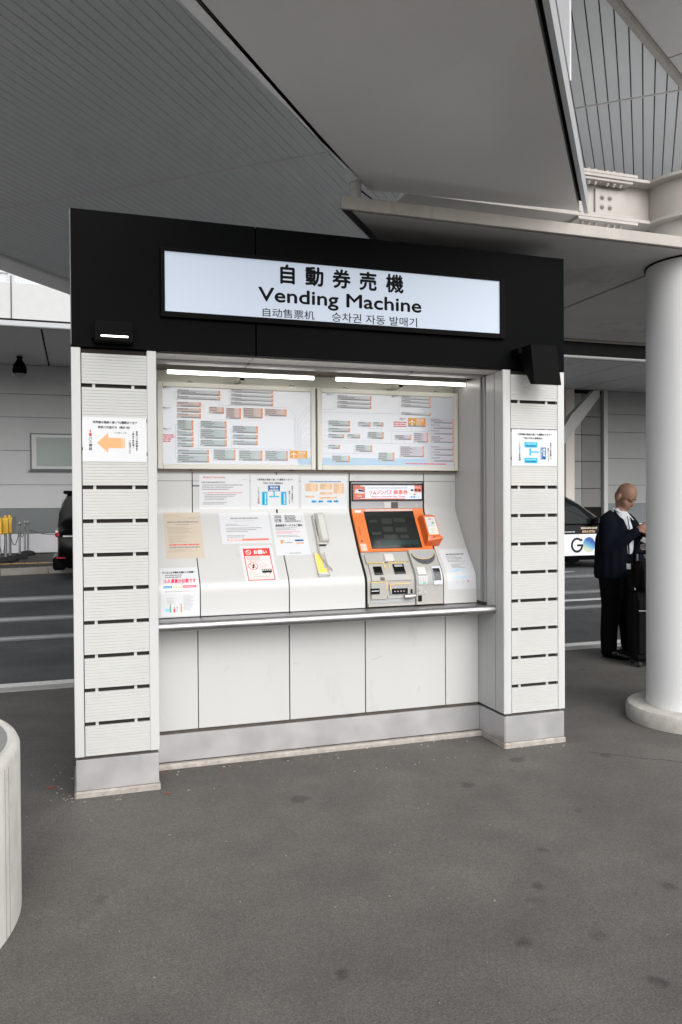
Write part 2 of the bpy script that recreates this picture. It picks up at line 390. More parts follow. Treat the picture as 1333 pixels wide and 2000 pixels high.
for i in range(4):
    tm.box(.02+.068*i, .055+.068*i, .02, .27, .036, .041, TACT, .003)
tm = tm.mesh('tactile_tile')
for k in range(22):
    o = inst('tactile_tile', tm, tb, (-4.2+.3*k, .06, 0))

# ================================================================== canopy overhead
U = Vector((.632, .775)); V = Vector((.775, -.632))
def uv(u, v): return (U.x*u+V.x*v, U.y*u+V.y*v)
ZC = 5.0; PITCH = .09614
can = root('canopy_ceiling', 'high ceiling of narrow grey metal slats above the kiosk', 'ceiling')
def slat_mesh(u0, u1):
    a = PITCH-.0095; b = MB(); vs = []
    prof = [(.0, .03), (.0, .003), (.003, 0), (a-.003, 0), (a, .003), (a, .03)]
    for u in (u0, u1):
        for v, z in prof:
            x, y = uv(u, v); vs.append((x, y, z))
    n = len(prof); b.add(vs, [(i, i+1, n+i+1, n+i) for i in range(n-1)]+[(n-1, 0, n, 2*n-1), tuple(range(n))[::-1], tuple(range(n, 2*n))], SLATC); return b.mesh('ceiling_slat')
UJ = 4.30; UN = 0.1; UF = 10.5
sm = (slat_mesh(UN, UJ-.018), slat_mesh(UJ+.018, UF))
k0 = int((-5.84-2.162)/PITCH)
for k in range(k0, 12):
    v = 2.162+k*PITCH; x, y = uv(0, v)
    for me in sm: inst('ceiling_slat', me, can, (x, y, ZC))
b = MB()
def quad_uv(u0, u1, v0, v1): return [uv(u0, v0), uv(u0, v1), uv(u1, v1), uv(u1, v0)]
b.prism(quad_uv(UN-.02, UF, -5.86, 3.4), ZC+.035, ZC+.30, mat('ceiling_void', (.03, .03, .03), .9, spec=.1)); b.build('ceiling_backing', can)
MB().prism(quad_uv(UJ-.008, UJ+.008, -5.84, 3.35), ZC-.004, ZC+.012, RAILC).build('joint_strip', can)
def edge_band(u0, u1):
    vs = []
    for u in (u0, u1):
        for v, z in ((-5.87, ZC-.03), (-7.30, ZC+.34), (-7.30, ZC+.40), (-5.87, ZC+.40)): x, y = uv(u, v); vs.append((x, y, z))
    MB().add(vs, [(0, 1, 2, 3), (7, 6, 5, 4), (0, 4, 5, 1), (1, 5, 6, 2), (2, 6, 7, 3), (3, 7, 4, 0)], mat('canopy_edge_white', (.86, .86, .85), .45, var=.03)).build('edge_band', can)
edge_band(UN, 6.6); edge_band(6.612, UF)

# grey flat panel at the upper right, its rim running diagonally
gp = root('canopy_side_panel', 'flat grey ceiling panel with pale rim at upper right', 'ceiling panel')
A = Vector((2.0, -.42)); Bv = Vector((6.6, 2.358)); dd = (Bv-A).normalized(); nn = Vector((dd.y, -dd.x))
def dn(a, c): return tuple(A+dd*a+nn*c)
L_ = (Bv-A).length
for a0, a1 in ((1.5, 2.86), (2.875, L_)):
    MB().prism([dn(a0, .05), dn(a1, .05), dn(a1, .75), dn(a0, .75)], ZC-.05, ZC-.01, TRAY).build('panel', gp)
MB().prism([dn(1.5, 0), dn(L_, 0), dn(L_, .045), dn(1.5, .045)], ZC-.10, ZC-.002, LIP).build('rim', gp)

# lower deep panel running towards the viewer
up = root('canopy_beam_panel', 'wide smooth grey panel of the beam cladding crossing overhead', 'ceiling panel')
ZU = 3.2; FL = Vector((1.569, .005)); FR = Vector((2.951, -.074)); UD = Vector((.628, .778)); near = 2.5
def back(p, q, du=0): return p-UD*q
ud2 = Vector((UD.y, -UD.x))
fe = (FR-FL).normalized()
P1 = FL+fe*.004; P2 = FR-fe*.06
MB().prism([tuple(P1), tuple(P2), tuple(back(P2, near)), tuple(back(P1, near))], ZU, ZU+.05, PANEL).build('panel', up)
q0 = FR-fe*.028; q1 = FR
MB().prism([tuple(q0), tuple(q1), tuple(back(q1, near)), tuple(back(q0, near))], ZU-.01, ZU+.11, RIM).build('rim', up)
MB().prism([tuple(P2-UD*.02), tuple(q0-UD*.02), tuple(back(q0, near)), tuple(back(P2, near))], ZU+.055, ZU+.10, GAP).build('groove', up)
MB().prism([tuple(P1-UD*.01), tuple(P2-UD*.01), tuple(back(P2, near)), tuple(back(P1, near))], ZU+.06, ZU+.11, GAP).build('backing', up)
# tall side plate above the panel's right edge
e0 = Vector((2.083, -1.136))+Vector((.02, .006)); pl0 = e0-fe*.05; pl1 = e0
MB().prism([tuple(pl0), tuple(pl1), tuple(back(pl1, near-.4)), tuple(back(pl0, near-.4))], ZU+.12, ZC-.01, mat('plate_white', (.52, .53, .55), .3)).build('side_plate', up)
MB().prism([tuple(e0-fe*.012+UD*.0), tuple(e0+fe*.006), tuple(e0+fe*.006+UD*.014), tuple(e0-fe*.012+UD*.014)], ZU+.12, ZC-.012, RIM).build('edge_trim', up)
# strip on the panel's left side
s0 = Vector((.373, -1.368)); s1 = Vector((1.489, -.110)); sdv = (s1-s0).normalized()
g0 = FL-fe*.017-UD*.10
MB().prism([tuple(s1), tuple(g0), tuple(back(g0, near)), tuple(s0-sdv*1.1)], ZU-.002, ZU+.16, mat('strip_grey', (.84, .84, .85), .45, var=.06, vscale=2)).build('side_strip', up)
MB().prism([tuple(g0), tuple(P1-UD*.02), tuple(back(P1, near)), tuple(back(g0, near))], ZU+.012, ZU+.05, GAP).build('groove', up)

# horizontal tray over the kiosk
tr = root('canopy_tray', 'shallow tray soffit with weathered white lip reaching over the kiosk roof', 'soffit')
ZT = 3.02; td = Vector((.617, .787)); T0 = Vector((1.365, -.155)); TB = 2.45; XR = 14.0
tl = T0+td*((TB-T0.y)/td.y)
def trim(x0, x1, m, name, z0, z1):
    MB().prism([(x0+.075, T0.y+.045) if x0 == T0.x else (x0, T0.y+.045), (x1, T0.y+.045), (x1, TB-.04), (tl.x+.06, TB-.04) if x0 == T0.x else (x0, TB-.04)], z0, z1, m).build(name, tr)
MB().prism([(T0.x+.03, T0.y+.02), (XR, T0.y+.02), (XR, TB-.02), (tl.x+.03, TB-.02)], ZT+.0605, ZT+.066, mat('bounce_white', (.80, .80, .80), .6)).build('bounce_sheet', tr)  # white sheet added out of sight to bounce light onto beam and slats
trim(T0.x, 3.766, TRAY, 'soffit_panel', ZT+.006, ZT+.03)
trim(3.794, XR, TRAY, 'soffit_panel', ZT+.006, ZT+.03)
MB().prism([(T0.x+.02, T0.y+.012), (XR, T0.y+.012), (XR, TB-.02), (tl.x+.02, TB-.02)], ZT+.034, ZT+.06, GAP).build('backing', tr)
MB().box(T0.x, XR, T0.y-.005, T0.y+.018, ZT, ZT+.068, LIP, .003).build('front_lip', tr)
MB().prism([tuple(T0+Vector((0, .019))), tuple(T0+Vector((.010, .019))), (tl.x+.010, TB), (tl.x, TB)], ZT+.001, ZT+.067, GREYM).build('side_lip', tr)
MB().box(tl.x, XR, TB-.018, TB+.006, ZT-.012, ZT+.066, LIP, .003).build('rear_lip', tr)
# short pipe between tray and strip
pp = root('pipe_stub', 'short white pipe stub standing on the left end of the tray', 'pipe')
MB().lathe(1.468, -.085, [(.030, 3.085), (.030, 3.149), (.032, 3.150), (.032, 3.156), (.030, 3.157), (.030, 3.188), (.035, 3.19), (.035, 3.197)], BEAMW, 24).build('pipe', pp, True)
MB().tube([(1.500, -.09, 3.150), (1.55, -.09, 3.12), (1.60, -.09, 3.095)], .004, GAP, 6).build('cable', pp, True)
# bolted I-beam over the tray
bm_ = root('steel_beam', 'white bolted steel I-beam lying on the tray beside the column', 'beam')
YB = .22; X0, X1 = 1.85, 3.66
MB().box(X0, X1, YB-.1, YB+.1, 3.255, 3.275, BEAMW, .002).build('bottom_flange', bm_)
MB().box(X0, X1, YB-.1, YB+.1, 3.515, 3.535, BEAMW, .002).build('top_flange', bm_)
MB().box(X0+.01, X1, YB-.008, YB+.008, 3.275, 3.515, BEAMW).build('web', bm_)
for sx in (2.15,):
    MB().box(sx-.006, sx+.006, YB-.095, YB-.009, 3.2751, 3.5149, BEAMW).build('stiffener', bm_)
for nm, z0, z1 in (('splice_plate', 3.235, 3.254), ('splice_plate', 3.536, 3.556)):
    MB().box(3.02, 3.47, YB-.1, YB+.1, z0, z1, BEAMW, .002).build(nm, bm_)
MB().box(3.04, 3.44, YB-.09, YB-.015, 3.2755, 3.292, BEAMW, .002).build('splice_plate', bm_)
MB().box(3.04, 3.44, YB-.09, YB-.015, 3.498, 3.5145, BEAMW, .002).build('splice_plate', bm_)
MB().box(3.20, 3.42, YB-.024, YB-.0085, 3.315, 3.475, BEAMW, .002).build('splice_plate', bm_)
nut = MB().lathe(0, 0, [(.017, 0), (.017, .004), (.0135, .004), (.0135, .014), (.008, .0145), (.008, .022)], BEAMW, 6).mesh('bolt')
for bx in (3.07, 3.12, 3.17, 3.26, 3.31, 3.36):
    for by in (YB-.062,):
        for z, fl in ((3.235, True), (3.556, False), (3.498, True)):
            o = inst('bolt', nut, bm_, (bx, by, z)); o.rotation_euler.x = math.pi if fl else 0
for bx in (3.25, 3.31):
    for z in (3.36, 3.42):
        o = inst('bolt', nut, bm_, (bx, YB-.024, z)); o.rotation_euler.x = math.pi/2
# column
CX, CY = 3.93, .15
cl = root('round_column', 'round white steel column on a low concrete pad at right', 'column', loc=(CX, CY, 0))
MB().lathe(0, 0, [(.30, .10), (.297, .14), (.295, .2), (.295, 3.03)], COLUMN, 64).build('shaft', cl, True)
MB().lathe(0, 0, [(.304, 3.016), (.304, 3.05)], GAP, 64).build('collar', cl, True)
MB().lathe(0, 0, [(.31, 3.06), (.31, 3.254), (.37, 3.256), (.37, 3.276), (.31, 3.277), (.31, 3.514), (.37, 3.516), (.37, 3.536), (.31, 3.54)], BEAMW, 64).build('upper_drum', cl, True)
MB().lathe(0, 0, [(.425, -.01), (.43, .03), (.428, .075), (.415, .098), (.39, .105), (.2, .106)], CONC, 64).build('pad', cl, True)
SMUD = mat('scuff_smudge', (.22, .215, .21), .8, var=.4, vscale=60)
for a0, z, l_ in ((222, .20, .16), (228, .26, .07), (236, .15, .10)):
    MB().tube([(.2958*math.cos(R(a0+i*l_*25)), .2958*math.sin(R(a0+i*l_*25)), z+.012*math.sin(i*1.7)) for i in range(7)], [.0006, .0016, .0022, .0012, .0024, .0014, .0006], SMUD, 5).build('scuff_mark', cl)
# concrete drum at the left edge
dr = root('concrete_drum', 'large pale round concrete drum cut off by the left edge', 'concrete base', loc=(-.985, -1.05, 0))
MB().lathe(0, 0, [(.80, -.01), (.80, .585), (.792, .602), (.775, .612), (.757, .606), (.755, .58)], CONCP, 128).build('wall', dr, True)
MB().lathe(0, 0, [(.757, .55), (.757, .604)], mat('drum_top', (.24, .245, .235), .8, var=.2, vscale=6, bump=.2, bscale=60), 128).build('top', dr, True)
for a in (-14.0, -16.5):
    x, y = .8012*math.cos(R(a)), .8012*math.sin(R(a))
    MB().tube([(x, y, .005), (x, y, .575)], .0016, mat('form_seam', (.26, .245, .225), .9), 4).build('form_seam', dr)

# ================================================================== guard rail in the road
gr = root('pipe_guard_rail', 'grey three-pipe guard rail along the roadside behind the kiosk', 'guard rail')
RAILM = mat('rail_grey', (.17, .18, .19), .45, 0., var=.1, vscale=2)
for z in (.568, .380, .200):
    MB().tube([(-9, 3.9, z), (0, 3.9, z), (16, 3.9, z)], .027, RAILM, 16).build('pipe', gr, True)
for x in (-4.2, -1.2, 1.8, 4.8, 7.8, 10.8, 13.8):
    MB().lathe(x, 3.955, [(.04, ROADZ), (.04, .62), (.03, .65), (.01, .66)], RAILM, 16).build('post', gr, True)

GREYP = mat('gutter_grey', (.20, .20, .20), .6)
# ================================================================== terminal building
tb_ = root('terminal_building', 'grey panelled terminal building across the road', 'building')
YW = 20.4
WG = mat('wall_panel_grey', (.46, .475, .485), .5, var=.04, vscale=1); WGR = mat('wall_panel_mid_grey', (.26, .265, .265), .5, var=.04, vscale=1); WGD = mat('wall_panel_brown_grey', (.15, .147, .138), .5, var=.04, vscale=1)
WDB = mat('wall_band_dark', (.135, .15, .155), .5, var=.05, vscale=1); WPL = mat('wall_plinth_white', (.56, .56, .59), .6, var=.05, vscale=2)
MB().box(-14, 40, YW+.05, YW+.5, -.1, 6.3, GAP).build('wall_core', tb_)
rows = [(.06, .612, WPL), (.626, 1.335, WDB), (1.343, 2.012, WG), (2.022, 2.995, WG), (3.005, 3.953, WG), (3.963, 4.614, WG), (4.624, 5.45, WG)]
cols = [(-14, -6.004), (-5.996, 1.6), (1.608, 9.2), (9.208, 16.59), (18.36, 23.8), (23.808, 40)]
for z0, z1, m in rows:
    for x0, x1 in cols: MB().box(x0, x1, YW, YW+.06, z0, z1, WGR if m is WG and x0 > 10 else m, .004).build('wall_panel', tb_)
for z0, z1, m in rows[2:]:
    for x0, x1 in ((16.91, 17.315), (17.33, 18.15)):
        MB().box(x0, x1, YW+.02, YW+.07, z0-.12, z1-.13, WGD if x0 > 17 else WGR, .004).build('wall_panel', tb_)
MB().box(18.18, 18.345, YW-.12, YW+.05, 0, 5.45, mat('pilaster_pale', (.42, .43, .43), .5)).build('pilaster', tb_)
MB().box(16.55, 16.90, YW-.16, YW+.05, 0, 5.45, mat('pilaster_cream', (.62, .58, .53), .5)).build('pilaster', tb_)
# window
wn = MB().box(-1.25, .6, YW-.05, YW-.001, 2.44, 3.50, GREYM).build('window', tb_)
MB().box(-1.21, .56, YW-.075, YW-.051, 2.475, 3.465, mat('window_frame', (.52, .54, .55), .4)).build('frame', wn)
MB().box(-1.08, .43, YW-.085, YW-.076, 2.56, 3.38, mat('window_glass', (.22, .27, .25), .2)).build('pane', wn)
MB().box(-1.30, .62, YW-.1, YW-.001, 2.40, 2.437, GREYM).build('sill', wn)
# building's own eave
SOF = mat('eave_soffit', (.56, .57, .58), .5, var=.03)
for k in range(-8, 25):
    x = -.72+1.613*k
    MB().box(x+.022, x+1.591, 15.06, YW-.02, 5.455, 5.52, SOF, .003).build('eave_panel', tb_)
MB().box(-14, 40, 15.0, YW, 5.53, 5.6, GAP).build('eave_backing', tb_)
MB().box(-14, 6.9, 14.86, 15.05, 5.40, 5.53, mat('gutter_silver', (.36, .38, .40), .4, 0.), .02).build('gutter', tb_)
MB().box(-14, 6.9, 15.02, 15.3, 5.56, 6.40, mat('fascia_white', (.44, .45, .455), .5, var=.03), .01).build('fascia', tb_)
MB().tube([(-1.33, 15.0, 5.60), (-1.33, 15.0, 6.55)], .014, GREYM, 6).build('fascia_joint', tb_)
MB().tube([(-14, 15.2, 6.66), (6.9, 15.2, 6.66)], .022, mat('rail_pale', (.5, .5, .5), .4), 8).build('parapet_rail', tb_)
for x in (-9.4, -5.4, -1.4, 2.6): MB().box(x, x+.1, 15.15, 15.2, 6.40, 7.3, MATS['fascia_white']).build('parapet_post', tb_)
MB().box(-14, 6.9, 15.22, 15.235, 6.42, 7.25, mat('parapet_glass', (.72, .76, .78), .1, alpha=.25)).build('parapet_glass', tb_)
MB().box(7, 40, 14.55, 14.95, 5.44, 5.85, BLACK).build('shadow_gap_beam', tb_)
MB().tube([(7, 14.6, 5.41), (40, 14.6, 5.41)], .06, GREYP, 12).build('gutter_pipe', tb_, True)
MB().box(7, 40, 14.4, 14.9, 5.88, 6.6, TRAY).build('fascia', tb_)
MB().box(7, 40, 14.34, 14.38, 5.84, 5.92, LIP).build('drip_edge', tb_)
# diagonal brace
br = MB(); br.add([(x, y, z) for y in (18.9, 19.15) for x, z in ((15.2, 3.35), (15.45, 3.2), (16.98, 5.0), (16.98, 5.22), (16.75, 5.2), (15.85, 4.35))], [(0, 1, 2, 3, 4, 5), (11, 10, 9, 8, 7, 6)]+[(i, (i+1) % 6, 6+(i+1) % 6, 6+i) for i in range(6)], mat('brace_grey', (.36, .36, .355), .5))
br.build('eave_brace', tb_)
# dome camera
dm = root('dome_camera', 'black dome security camera hanging under the far eave', 'camera', loc=(-1.42, 19.0, 5.455))
MB().lathe(0, 0, [(.06, 0), (.10, -.03), (.06, -.06), (.07, -.10), (.15, -.22), (.185, -.36), (.18, -.44), (.14, -.47)], BLACK, 24).build('housing', dm, True)
MB().lathe(0, 0, [(.13, -.471), (.125, -.52), (.09, -.57), (.03, -.595)], mat('dome_clear', (.2, .2, .2), .08, coat=.5), 24).build('dome', dm, True)

# ================================================================== ticket kiosk
W_ = 2.831; XA = .413; XB = 2.417; ZF = 2.248; ZTOP = 2.93
kio = root('ticket_kiosk', 'white ticket kiosk with black header and slatted side pillars', 'kiosk')
# header
for x0, x1 in ((0, .9305), (.9355, W_)):
    MB().box(x0, x1, 0, .055, ZF, ZTOP, FASCIA, .002).build('header_panel', kio)
MB().box(.002, W_-.002, .056, .85, ZF+.03, ZTOP-.006, FASCIA).build('header_box', kio)
MB().box(.0, .004, -.002, .05, ZF+.01, ZTOP, mat('edge_grey', (.12, .12, .125), .5)).build('edge_trim', kio)
# pillars
rib = MB(); nr = 10; hS = .1495; prof = []
for i in range(nr):
    z0 = hS*i/nr; z1 = hS*(i+1)/nr
    prof += [(0, z0+.0015), (0, z1-.0015), (.0022, z1)] if i < nr-1 else [(0, z0+.0015), (0, z1)]
prof[0] = (0, 0); prof = [(.014, 0)]+prof+[(.014, hS)]
vs = [(x, y, z) for x in (0, .316) for y, z in prof]; n = len(prof)
rib.add(vs, [(i, i+1, n+i+1, n+i) for i in range(n-1)]+[(n-1, 0, n, 2*n-1), tuple(range(n))[::-1], tuple(range(n, 2*n))], SLAT)
slat_me = rib.mesh('slat')
rib.mats = [SLATW]; slat_worn = rib.mesh('slat')
tab_me = MB().box(0, .014, .013, .022, -.004, .025, SLAT).mesh('spacer')
for px in (0, XB):
    w = XA if px == 0 else W_-XB
    p = MB(); p.box(px+.002, px+w-.002, .05, .60 if px == 0 else .86, .2, ZF-.002, PILLAR if False else GRIME)
    pil = p.build('pillar', kio)
    MB().box(px, px+.0455, 0, .049, .203, ZF-.003, PILLAR, .0025).build('corner_strip', pil)
    MB().box(px+w-.0475, px+w, 0, .049, .203, ZF-.003, PILLAR, .0025).build('corner_strip', pil)
    MB().box(px+.046, px+w-.048, .024, .0492, .203, ZF-.004, mat('slat_void', (.035, .032, .03), .8, spec=.1)).build('slat_backing', pil)
    MB().box(px, px+.004, .0505, .62, .203, ZF-.003, PILLAR).build('side_cheek', pil)
    if px == 0: MB().box(px+w-.004, px+w, .0505, .60, .203, ZF-.003, PILLAR).build('side_cheek', pil)
    else: MB().box(px+w-.004, px+w, .0505, .85, .203, ZF-.003, PILLAR).build('side_cheek', pil)
    for k in range(12):
        z = .2055+k*.1694
        inst('slat', slat_worn if k in (7, 8, 9) and px == 0 or k in (8, 9) and px else slat_me, pil, (px+.0495, .004, z))
        if k < 11:
            for xx in (.10, .29): inst('spacer', tab_me, pil, (px+xx, 0, z+.1495))
    MB().box(px+.004, px+w-.004, .004, .40, .033, .188, STEELK, .0015).build('kick_plate', pil)
    MB().box(px+.02, px+w-.02, .03, .38, .188, .203, GRIME).build('shadow_gap', pil)
    b = MB(); b.box(px-.004, px+w+.004, -.006, .45, -.01, .031, MORTAR, .008); b.build('mortar_bed', pil)
# right return wall inside the alcove
rw = MB().box(XB-.002, XB+.001, .03, .66, .2, ZF-.01, GRIME).build('return_wall', kio)
MB().box(XB-.006, XB+.0015, 0, .100, .2035, ZF-.0035, WHITE, .002).build('panel', rw)
MB().box(XB-.006, XB+.0012, .107, .205, .2035, ZF-.012, WHITE, .002).build('panel', rw)
MB().box(XB-.0035, XB+.0012, .2085, .2835, .845, ZF-.013, mat('channel_grey', (.30, .30, .30), .5)).build('channel_plate', rw)
MB().box(XB-.006, XB+.0012, .207, .318, .2035, .80, WHITE, .002).build('panel', rw)
MB().box(XB-.005, XB+.0012, .285, .66, .845, ZF-.012, WHITE, .002).build('panel', rw)
for y in (.216, .262): MB().box(XB-.012, XB, y, y+.016, .845, ZF-.012, MATS['channel_grey'], .003).build('channel', rw)
MB().box(XB-.004, XB+.002, .004, .316, .034, .186, STEELK, .0015).build('kick_plate', rw)
# alcove back wall, soffit
MB().box(XA-.02, XB+.02, .655, .84, .02, ZF+.02, CREAM).build('back_wall', kio)
for x0, x1 in ((XA, .931), (.936, 1.92), (1.925, XB)):
    MB().box(x0, x1, .057, .21, ZF-.003, ZF+.012, mat('soffit_white', (.74, .74, .70), .3)).build('soffit_panel', kio)
    MB().box(x0, x1, .215, .30, ZF-.016, ZF+.01, STEEL, .003).build('soffit_trim', kio)
MB().box(XA, XB, .305, .655, ZF+.01, ZF+.028, mat('soffit_brown', (.20, .17, .14), .7)).build('soffit_back', kio)
# console profile
path = [(.627, 1.66), (.627, 1.408), (.459, 1.154), (.345, 1.018), (.335, .98), (.333, .828)]
pts = [Vector(path[0])]
for i in range(1, len(path)-1):
    a, c, e = Vector(path[i-1]), Vector(path[i]), Vector(path[i+1]); rr = min(.035, (a-c).length*.45, (e-c).length*.45)
    pa = c+(a-c).normalized()*rr; pe = c+(e-c).normalized()*rr
    for t in (0, .25, .5, .75, 1): pts.append(pa*(1-t)**2+c*2*t*(1-t)+pe*t*t)
pts.append(Vector(path[-1]))
SL = [0]
for a, c in zip(pts, pts[1:]): SL.append(SL[-1]+(c-a).length)
STOT = SL[-1]; SK = STOT/.9253
def con(x, s, h=0.):
    s = min(max(s*SK, 0), STOT-1e-6)
    i = max(k for k in range(len(SL)-1) if SL[k] <= s); t = (s-SL[i])/max(1e-9, SL[i+1]-SL[i])
    def nrm(k):
        k = min(max(k, 0), len(pts)-2); q = (pts[k+1]-pts[k]).normalized(); return Vector((q.y, -q.x))
    p = pts[i].lerp(pts[i+1], t)
    n0 = (nrm(i-1)+nrm(i)); n1 = (nrm(i)+nrm(i+1)); nn_ = (n0.normalized()*(1-t)+n1.normalized()*t).normalized()
    return (x, p.x+nn_.x*h, p.y+nn_.y*h)
def cstrip(b, x0, x1, s0, s1, h0, h1, m, step=.02, ch=0.):
    """a slab following the console: x0..x1, s0..s1, from height h0 to h1 off the surface"""
    ns = max(1, int(math.ceil((s1-s0)/step))); vs = []
    ss = [s0+(s1-s0)*i/ns for i in range(ns+1)]
    for s in ss: vs += [con(x0, s, h0), con(x1, s, h0), con(x1-ch, s, h1), con(x0+ch, s, h1)]
    fs = [(4*i+k, 4*i+(k+1) % 4, 4*i+4+(k+1) % 4, 4*i+4+k) for i in range(ns) for k in range(4)]+[(0, 3, 2, 1), (4*ns, 4*ns+1, 4*ns+2, 4*ns+3)]
    b.add(vs, fs, m); return b
cs = cstrip(MB(), XA, XB-.001, .001, .924, -.035, -.010, GRIME).build('console', kio)
bays = [(XA+.001, .672), (.678, 1.188), (1.195, 1.661), (2.184, XB-.0065)]
for x0, x1 in bays:
    cstrip(MB(), x0, x1, .002, .058, -.008, .0, WHITE).build('cap_panel', cs)
    cstrip(MB(), x0, x1, .0605, .921, -.008, .0, WHITE, .012).build('console_panel', cs, True)
cstrip(MB(), 1.668, 2.178, .002, .058, -.008, .0, WHITE).build('cap_panel', cs)
MB().box(XA, XB-.008, .60, .655, 1.655, 1.668, mat('brown_rail', (.16, .13, .11), .6)).build('board_rail', kio)
# counter with bull-nose bar
ct = root('steel_counter', 'narrow stainless steel counter shelf with rounded front bar', 'counter')
for x0, x1 in ((XA+.001, .672), (.675, 1.1895), (1.192, 1.664), (1.667, 2.181), (2.184, XB-.007)):
    MB().box(x0, x1, .115, .345, .816, .827, STEEL, .001).build('shelf_plate', ct)
MB().tube([(XA+.001, .112, .814), (1.4, .112, .814), (XB-.0065, .112, .814)], .0265, STEEL, 32).build('front_bar', ct, True)
MB().box(XA+.001, XB-.007, .13, .325, .795, .8155, GREYM).build('bracket', ct)
# lower panels
lw = MB().box(XA, XB-.006, .325, .655, .02, .80, GRIME).build('lower_core', kio)
sx = [XA+.001, .654, .659, 1.182, 1.188, 1.651, 1.657, 2.180, 2.185, XB-.0065]
for i in range(0, 10, 2):
    MB().box(sx[i], sx[i+1], .316, .3245, .205, .794, WHITE, .0015).build('lower_panel', lw)
MB().box(XA+.001, XB-.0045, .311, .3245, .035, .186, STEELK, .001).build('kick_plate', lw)
MB().box(XA-.01, XB+.006, .285, .40, -.01, .027, MORTAR, .01).build('mortar_bed', lw)
# scuffs on the lower panels
SCF = mat('scuff', (.30, .29, .28), .7)
for a in ([(1.69, .52), (1.73, .525), (1.765, .54)], [(.80, .51), (.83, .54)], [(1.205, .535), (1.24, .525)], [(2.00, .30), (2.004, .335)]):
    MB().tube([(x, .3157, z) for x, z in a], .0009, SCF, 4).build('scuff_mark', lw)

# -------------------------------------------------- header sign
sg = root('illuminated_sign', 'backlit white sign reading Vending Machine on the black header', 'sign')
fr = MB()
X0s, X1s, Z0s, Z1s = .436, 2.414, 2.418, 2.772; x0s, x1s, z0s, z1s = .457, 2.381, 2.447, 2.754
fr.box(X0s, x0s, -.03, .0, Z0s, Z1s, BLACK, .002); fr.box(x1s, X1s, -.03, .0, Z0s, Z1s, BLACK, .002)
fr.box(x0s, x1s, -.03, 0, Z0s, z0s, BLACK, .002); fr.box(x0s, x1s, -.03, 0, z1s, Z1s, BLACK, .002); fr.build('frame', sg)
MB().box(x0s-.002, x1s+.002, -.018, -.001, z0s-.002, z1s+.002, SIGNFACE).build('light_panel', sg)
P_ = Print(lambda x, y, h: (x, -.018-h, y))
SB = ink('sign_black', (.008, .008, .009))
for i, chh in enumerate('自動券売機'): P_.text(chh, (1.1025, 1.252, 1.407, 1.561, 1.72)[i], 2.688, .099, SB, bold=.034, res=4)
P_.text('Vending Machine', 1.412, 2.561, .094, SB, bold=.026, width=.935, res=5)
P_.text('自动售票机', 1.108, 2.4785, .046, SB, width=.285, res=3, bold=.004); P_.text('승차권 자동 발매기', 1.602, 2.4785, .050, SB, width=.505, res=3, bold=.004)
P_.build('lettering', sg)
# -------------------------------------------------- header spot lamps
sp = root('header_lamp', 'black box lamp with lit bar on the left end of the header', 'lamp')
MB().box(.109, .299, -.075, -.001, 2.268, 2.374, BLACK, .004).build('housing', sp)
MB().box(.100, .109, -.03, -.001, 2.29, 2.37, BLACK).build('bracket', sp)
MB().box(.142, .270, -.079, -.0755, 2.290, 2.297, LED).build('light_bar', sp)
sp = root('header_lamp', 'black angled box lamp hanging below the right end of the header', 'lamp')
MB().box(2.468, 2.497, -.08, -.001, 2.325, 2.36, BLACK, .003).build('bracket', sp)
b = MB(); b.add([(2.497, -.165, 2.365), (2.668, -.165, 2.365), (2.505, -.195, 2.135), (2.680, -.195, 2.135), (2.497, -.002, 2.365), (2.668, -.002, 2.365), (2.505, -.15, 2.14), (2.680, -.15, 2.14)], [(0, 1, 3, 2), (4, 6, 7, 5), (0, 4, 5, 1), (2, 3, 7, 6), (0, 2, 6, 4), (1, 5, 7, 3)], BLACK); b.build('housing', sp)
b = MB(); b.add([(2.53, -.144, 2.16), (2.65, -.144, 2.16), (2.53, -.130, 2.18), (2.65, -.130, 2.18), (2.53, -.139, 2.157), (2.65, -.139, 2.157), (2.53, -.125, 2.177), (2.65, -.125, 2.177)], [(0, 1, 3, 2), (4, 6, 7, 5), (0, 4, 5, 1), (2, 3, 7, 6), (0, 2, 6, 4), (1, 5, 7, 3)], LED); b.build('light_bar', sp)
# -------------------------------------------------- tube lamps
for x0, x1, lab in ((.513, 1.388, 'long lit tube lamp above the left route map'), (1.522, 2.399, 'long lit tube lamp above the right route map')):
    t = root('tube_lamp', lab, 'lamp', 'tube lamps under the header')
    MB().box(x0, x1, .43, .49, 2.226, 2.262, mat('batten_grey', (.36, .35, .33), .4), .004).build('batten', t)
    MB().tube([(x0+.004, .455, 2.216), ((x0+x1)/2, .455, 2.216), (x1-.004, .455, 2.216)], .010, TUBE, 20).build('tube', t, True)
    MB().box((x0+x1)/2-.012, (x0+x1)/2+.012, .47, .655, 2.19, 2.205, CREAM).build('arm', t)
    MB().box((x0+x1)/2-.012, (x0+x1)/2+.012, .47, .486, 2.19, 2.226, CREAM).build('arm', t)

